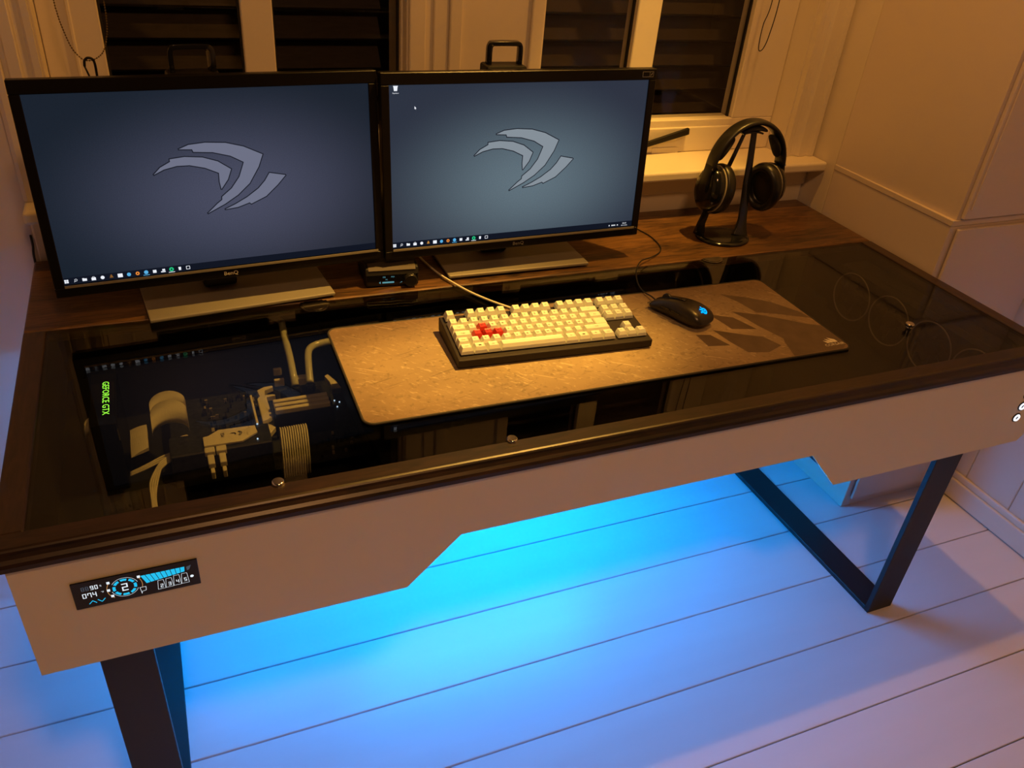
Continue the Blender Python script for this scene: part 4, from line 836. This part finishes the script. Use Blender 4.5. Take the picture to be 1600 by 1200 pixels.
# emblem follows the sloping back
def back(u, v, w):
    yb_ = -0.046 + v; zb_ = 0.0392 - max(0.0, (-yb_ - 0.028)) ** 2 * 16 - u * u * 9 + w; return (u, yb_, zb_ - 0.0005)
bm = NB()
def annulus(bm, fn, cx, cy, ri, ro, n=24, w=0):
    for i in range(n):
        a, b = 2 * PI * i / n, 2 * PI * (i + 1) / n
        flat(bm, [(cx + ri * math.cos(a), cy + ri * math.sin(a)), (cx + ro * math.cos(a), cy + ro * math.sin(a)), (cx + ro * math.cos(b), cy + ro * math.sin(b)), (cx + ri * math.cos(b), cy + ri * math.sin(b))], fn, w)
annulus(bm, back, 0.0005, 0, 0.0033, 0.0062); flat(bm, ring_pts(0.0020, 16, 0, 2 * PI, 0.0005, 0), back)
for a in (PI * 0.55, PI * 0.78, PI * 1.01):
    cx, cy = 0.0005 + 0.0085 * math.cos(a), 0.0085 * math.sin(a); flat(bm, ring_pts(0.0017, 12, 0, 2 * PI, cx, cy), back, 0.0001); ribbon(bm, [(0.0005 + 0.006 * math.cos(a), 0.006 * math.sin(a)), (cx, cy)], back, 0.0016, 0.0002, closed=False)
obj('glowing_emblem', bm, 'mlogo', mo, world=False)
bm = NB(); tube(bm, catmull([(1.400, 0.800, 0.012), (1.421, 0.754, 0.0025), (1.431, 0.706, 0.0022), (1.425, 0.650, 0.0022), (1.405, 0.618, 0.0025), (1.365, 0.590, 0.006), (1.325, 0.566, 0.012), (1.295, 0.532, 0.008), (1.275, 0.490, 0.004), (1.264, 0.450, 0.005), (1.264, 0.418, 0.009), (1.262, 0.398, 0.0115)], 8), 0.0014, 8); obj('cable', bm, 'cable', mo)

# ================================================================== amplifier
am = thing('desk_amplifier', 'small black headphone amplifier with display and round knob, between monitors', 'amplifier', (0.786, 0.645, 0), -0.08)
bm = NB(); prof = [(-0.050, 0.002), (-0.051, 0.026), (-0.046, 0.0375), (-0.030, 0.042), (0.050, 0.042), (0.050, 0.002)]
prism(bm, prof, lambda u, v, w: (-0.052 + w, u, v), 0.104); obj('body', bm, 'black', am, world=False, bevel=0.002)
bm = NB(); prism(bm, [(-0.049, 0.034), (-0.044, 0.0395), (-0.028, 0.0437), (-0.028, 0.0427), (-0.044, 0.0386)], lambda u, v, w: (-0.046 + w, u - 0.0005, v), 0.092); obj('top_plate', bm, 'dplate', am, world=False)
bm = NB(); bx(bm, -0.050, 0.050, -0.0525, -0.0511, 0.003, 0.0265, 0, 0.0004, 1); obj('front_glass', bm, 'gloss', am, world=False)
af = lambda u, v, w: (u, -0.0527, v)
bm = NB(); flat(bm, [(-0.020, 0.0085), (0.003, 0.0085), (0.003, 0.0118), (-0.020, 0.0118)], af); flat(bm, [(-0.0265, 0.0102), (-0.0235, 0.0075), (-0.0235, 0.0128)], af)
text(bm, 'DB', 0.0042, af, -0.0165, 0.0215); text(bm, 'MIX', 0.0040, af, 0.0005, 0.0215); text(bm, 'PC', 0.0036, af, -0.0115, 0.0160); flat(bm, [(0.014, 0.0075), (0.019, 0.0095), (0.018, 0.0105)], af)
obj('display', bm, 'ampd', am, world=False)
bm = NB(); cyl(bm, (0.0345, -0.0527, 0.0150), (0, -1, 0), 0.0128, 0.011, 36, bev=0.0015); obj('volume_knob', bm, 'soft', am, world=False)
bm = NB(); 
for sx in (-0.04, 0.04):
    for sy in (-0.04, 0.04): cyl(bm, (sx, sy, 0.0002), (0, 0, 1), 0.005, 0.0017, 14)
obj('feet', bm, 'cable', am, world=False)

# ================================================================== headphone stand and headphones
HX, HY = 1.632, 0.672
hs = thing('headphone_stand', 'glossy black headphone stand with an oval base by the wardrobe', 'headphone stand', (1.606, 0.668, 0))
bm = NB(); n = 48
lv = [(0.064, 0.0004), (0.066, 0.003), (0.065, 0.006), (0.052, 0.0085), (0.0, 0.0095)]
R_ = [[bm.verts.new((1.606 + r * math.cos(2 * PI * i / n), 0.664 + 0.86 * r * math.sin(2 * PI * i / n), z)) for i in range(n)] for r, z in lv[:-1]]; top_ = bm.verts.new((1.606, 0.664, 0.0095))
for A, B in zip(R_, R_[1:]):
    for j in range(n): f = bm.faces.new((A[j], A[(j + 1) % n], B[(j + 1) % n], B[j])); f.smooth = True
for j in range(n): f = bm.faces.new((R_[-1][j], R_[-1][(j + 1) % n], top_)); f.smooth = True
bm.faces.new(R_[0][::-1]); obj('base', bm, 'gloss', hs)
TZ = 0.2480
bm = NB(); sweep(bm, [(1.648, 0.655, 0.006), (1.651, 0.660, 0.020), (1.653, 0.665, 0.045), (1.648, 0.672, 0.12), (1.636, 0.675, TZ)], [(-0.0115, -0.003), (0.0115, -0.003), (0.0115, 0.003), (-0.0115, 0.003)], up=V(0, 1, 0), scale=[1.9, 1.4, 1.0, 0.85, 0.65]); obj('post', bm, 'gloss', hs, bevel=0.001)
bm = NB(); sweep(bm, [(1.556, 0.690, 0.005), (1.557, 0.690, 0.030), (1.571, 0.685, 0.10), (1.595, 0.680, 0.18), (1.612, 0.676, TZ)], [(-0.009, -0.003), (0.009, -0.003), (0.009, 0.003), (-0.009, 0.003)], up=V(0, 1, 0), scale=[1.6, 1.1, 0.75, 0.6, 0.5]); obj('strut', bm, 'gloss', hs, bevel=0.001)
bm = NB(); sweep(bm, [(1.598, 0.675, TZ - 0.001), (1.612, 0.675, TZ + 0.0015), (1.626, 0.675, TZ + 0.002), (1.640, 0.675, TZ + 0.0012), (1.652, 0.675, TZ - 0.002)], [(-0.014, -0.002), (0.014, -0.002), (0.014, 0.002), (-0.014, 0.002)], up=V(0, 0, 1)); obj('cradle', bm, 'gloss', hs, bevel=0.001)
hp = thing('headphones', 'black over-ear headphones hanging on the glossy stand', 'headphones', (HX, HY, 0.064))
def arcp(rx, rz, cz, a0, a1, n, y=HY): return [(HX + rx * math.cos(a0 + (a1 - a0) * i / n), y, cz + rz * math.sin(a0 + (a1 - a0) * i / n)) for i in range(n + 1)]
bm = NB(); sweep(bm, arcp(0.0965, 0.107, 0.164, 0.06, PI - 0.06, 40), [(-0.0040, -0.015), (0.0040, -0.015), (0.0040, 0.015), (-0.0040, 0.015)] and [(0.0060 * math.copysign(abs(math.cos(t)) ** 0.7, math.cos(t)), 0.0175 * math.copysign(abs(math.sin(t)) ** 0.7, math.sin(t))) for t in [2 * PI * i / 16 for i in range(16)]], up=V(0, 1, 0)); band = obj('headband', bm, 'soft', hp, smooth=True)
for a0, a1, sc in ((0.28, 0.92, 1), (PI - 0.92, PI - 0.28, 1), (PI / 2 - 0.42, PI / 2 + 0.42, 0.7)):
    P_ = arcp(0.0845, 0.0955, 0.162, a0, a1, 14); bm = NB(); k = [0.35 + 0.65 * math.sin(PI * i / 14) ** 0.5 for i in range(15)]
    sweep(bm, P_, [(0.0085 * sc * math.cos(t), 0.0165 * math.sin(t)) for t in [2 * PI * i / 14 for i in range(14)]], up=V(0, 1, 0), scale=k); obj('headband_pad', bm, 'mesh', hp, smooth=True)
for s in (-1, 1):
    # cup axis: left cup faces right and slightly forward, right cup faces left
    ax = V(-s * 0.93, -0.30 if s > 0 else 0.10, -0.10).normalized(); cc = V(HX + s * 0.083, HY + 0.002, 0.121)
    q = V(0, 0, 1); q = (q - ax * q.dot(ax)).normalized(); r = ax.cross(q)
    def cup(levels, name, mat, par=hp, n=36, hollow=False):
        bm = NB(); R_ = [[bm.verts.new(cc + ax * d + r * (ry * math.cos(t)) + q * (rz * math.sin(t))) for t in [2 * PI * i / n for i in range(n)]] for d, ry, rz in levels]
        for A, B in zip(R_, R_[1:]):
            for j in range(n): f = bm.faces.new((A[j], A[(j + 1) % n], B[(j + 1) % n], B[j])); f.smooth = True
        bm.faces.new(R_[0][::-1]); bm.faces.new(R_[-1]); return obj(name, bm, mat, par)
    sh = cup([(-0.022, 0.020, 0.028), (-0.020, 0.030, 0.040), (-0.012, 0.038, 0.049), (0.0, 0.041, 0.053), (0.006, 0.0405, 0.0525)], 'ear_cup', 'gloss')
    cup([(0.0065, 0.0415, 0.0535), (0.0085, 0.0425, 0.0545), (0.0105, 0.0415, 0.0535)], 'cup_trim', 'ring', sh)
    cup([(0.011, 0.042, 0.053), (0.014, 0.0455, 0.0565), (0.022, 0.0470, 0.0580), (0.032, 0.0455, 0.0565), (0.039, 0.040, 0.051), (0.039, 0.033, 0.043), (0.030, 0.029, 0.039), (0.022, 0.028, 0.038)], 'ear_cushion', 'soft')
    bm = NB(); sweep(bm, [(HX + s * 0.0985, HY, 0.178), (HX + s * 0.1020, HY, 0.160), (HX + s * 0.1050, HY - 0.001, 0.140), (HX + s * 0.1065, HY - 0.002, 0.118)], [(-0.0035, -0.012), (0.0035, -0.012), (0.0035, 0.012), (-0.0035, 0.012)], up=V(0, 1, 0), scale=[1, 1, 1.1, 0.9]); y_ = obj('yoke', bm, 'black', hp, bevel=0.001)
    bm = NB(); cyl(bm, (HX + s * 0.1000, HY - 0.0135, 0.172), (0, -1, 0), 0.0028, 0.0015, 14); obj('pivot_screw', bm, 'chrome', y_)

# loose black cable hanging beside the desk's left back corner
bm = NB(); tube(bm, catmull([(0.1505, 0.8565, 0.052), (0.1500, 0.8565, 0.030), (0.1470, 0.8565, 0.0), (0.1480, 0.8565, -0.10), (0.150, 0.8565, -0.24), (0.152, 0.8565, -0.42)], 8), 0.0022, 8)
tag(obj('loose_cable', bm, 'cable'), 'thin dark cable running down the wall behind the desk corner', 'cable')
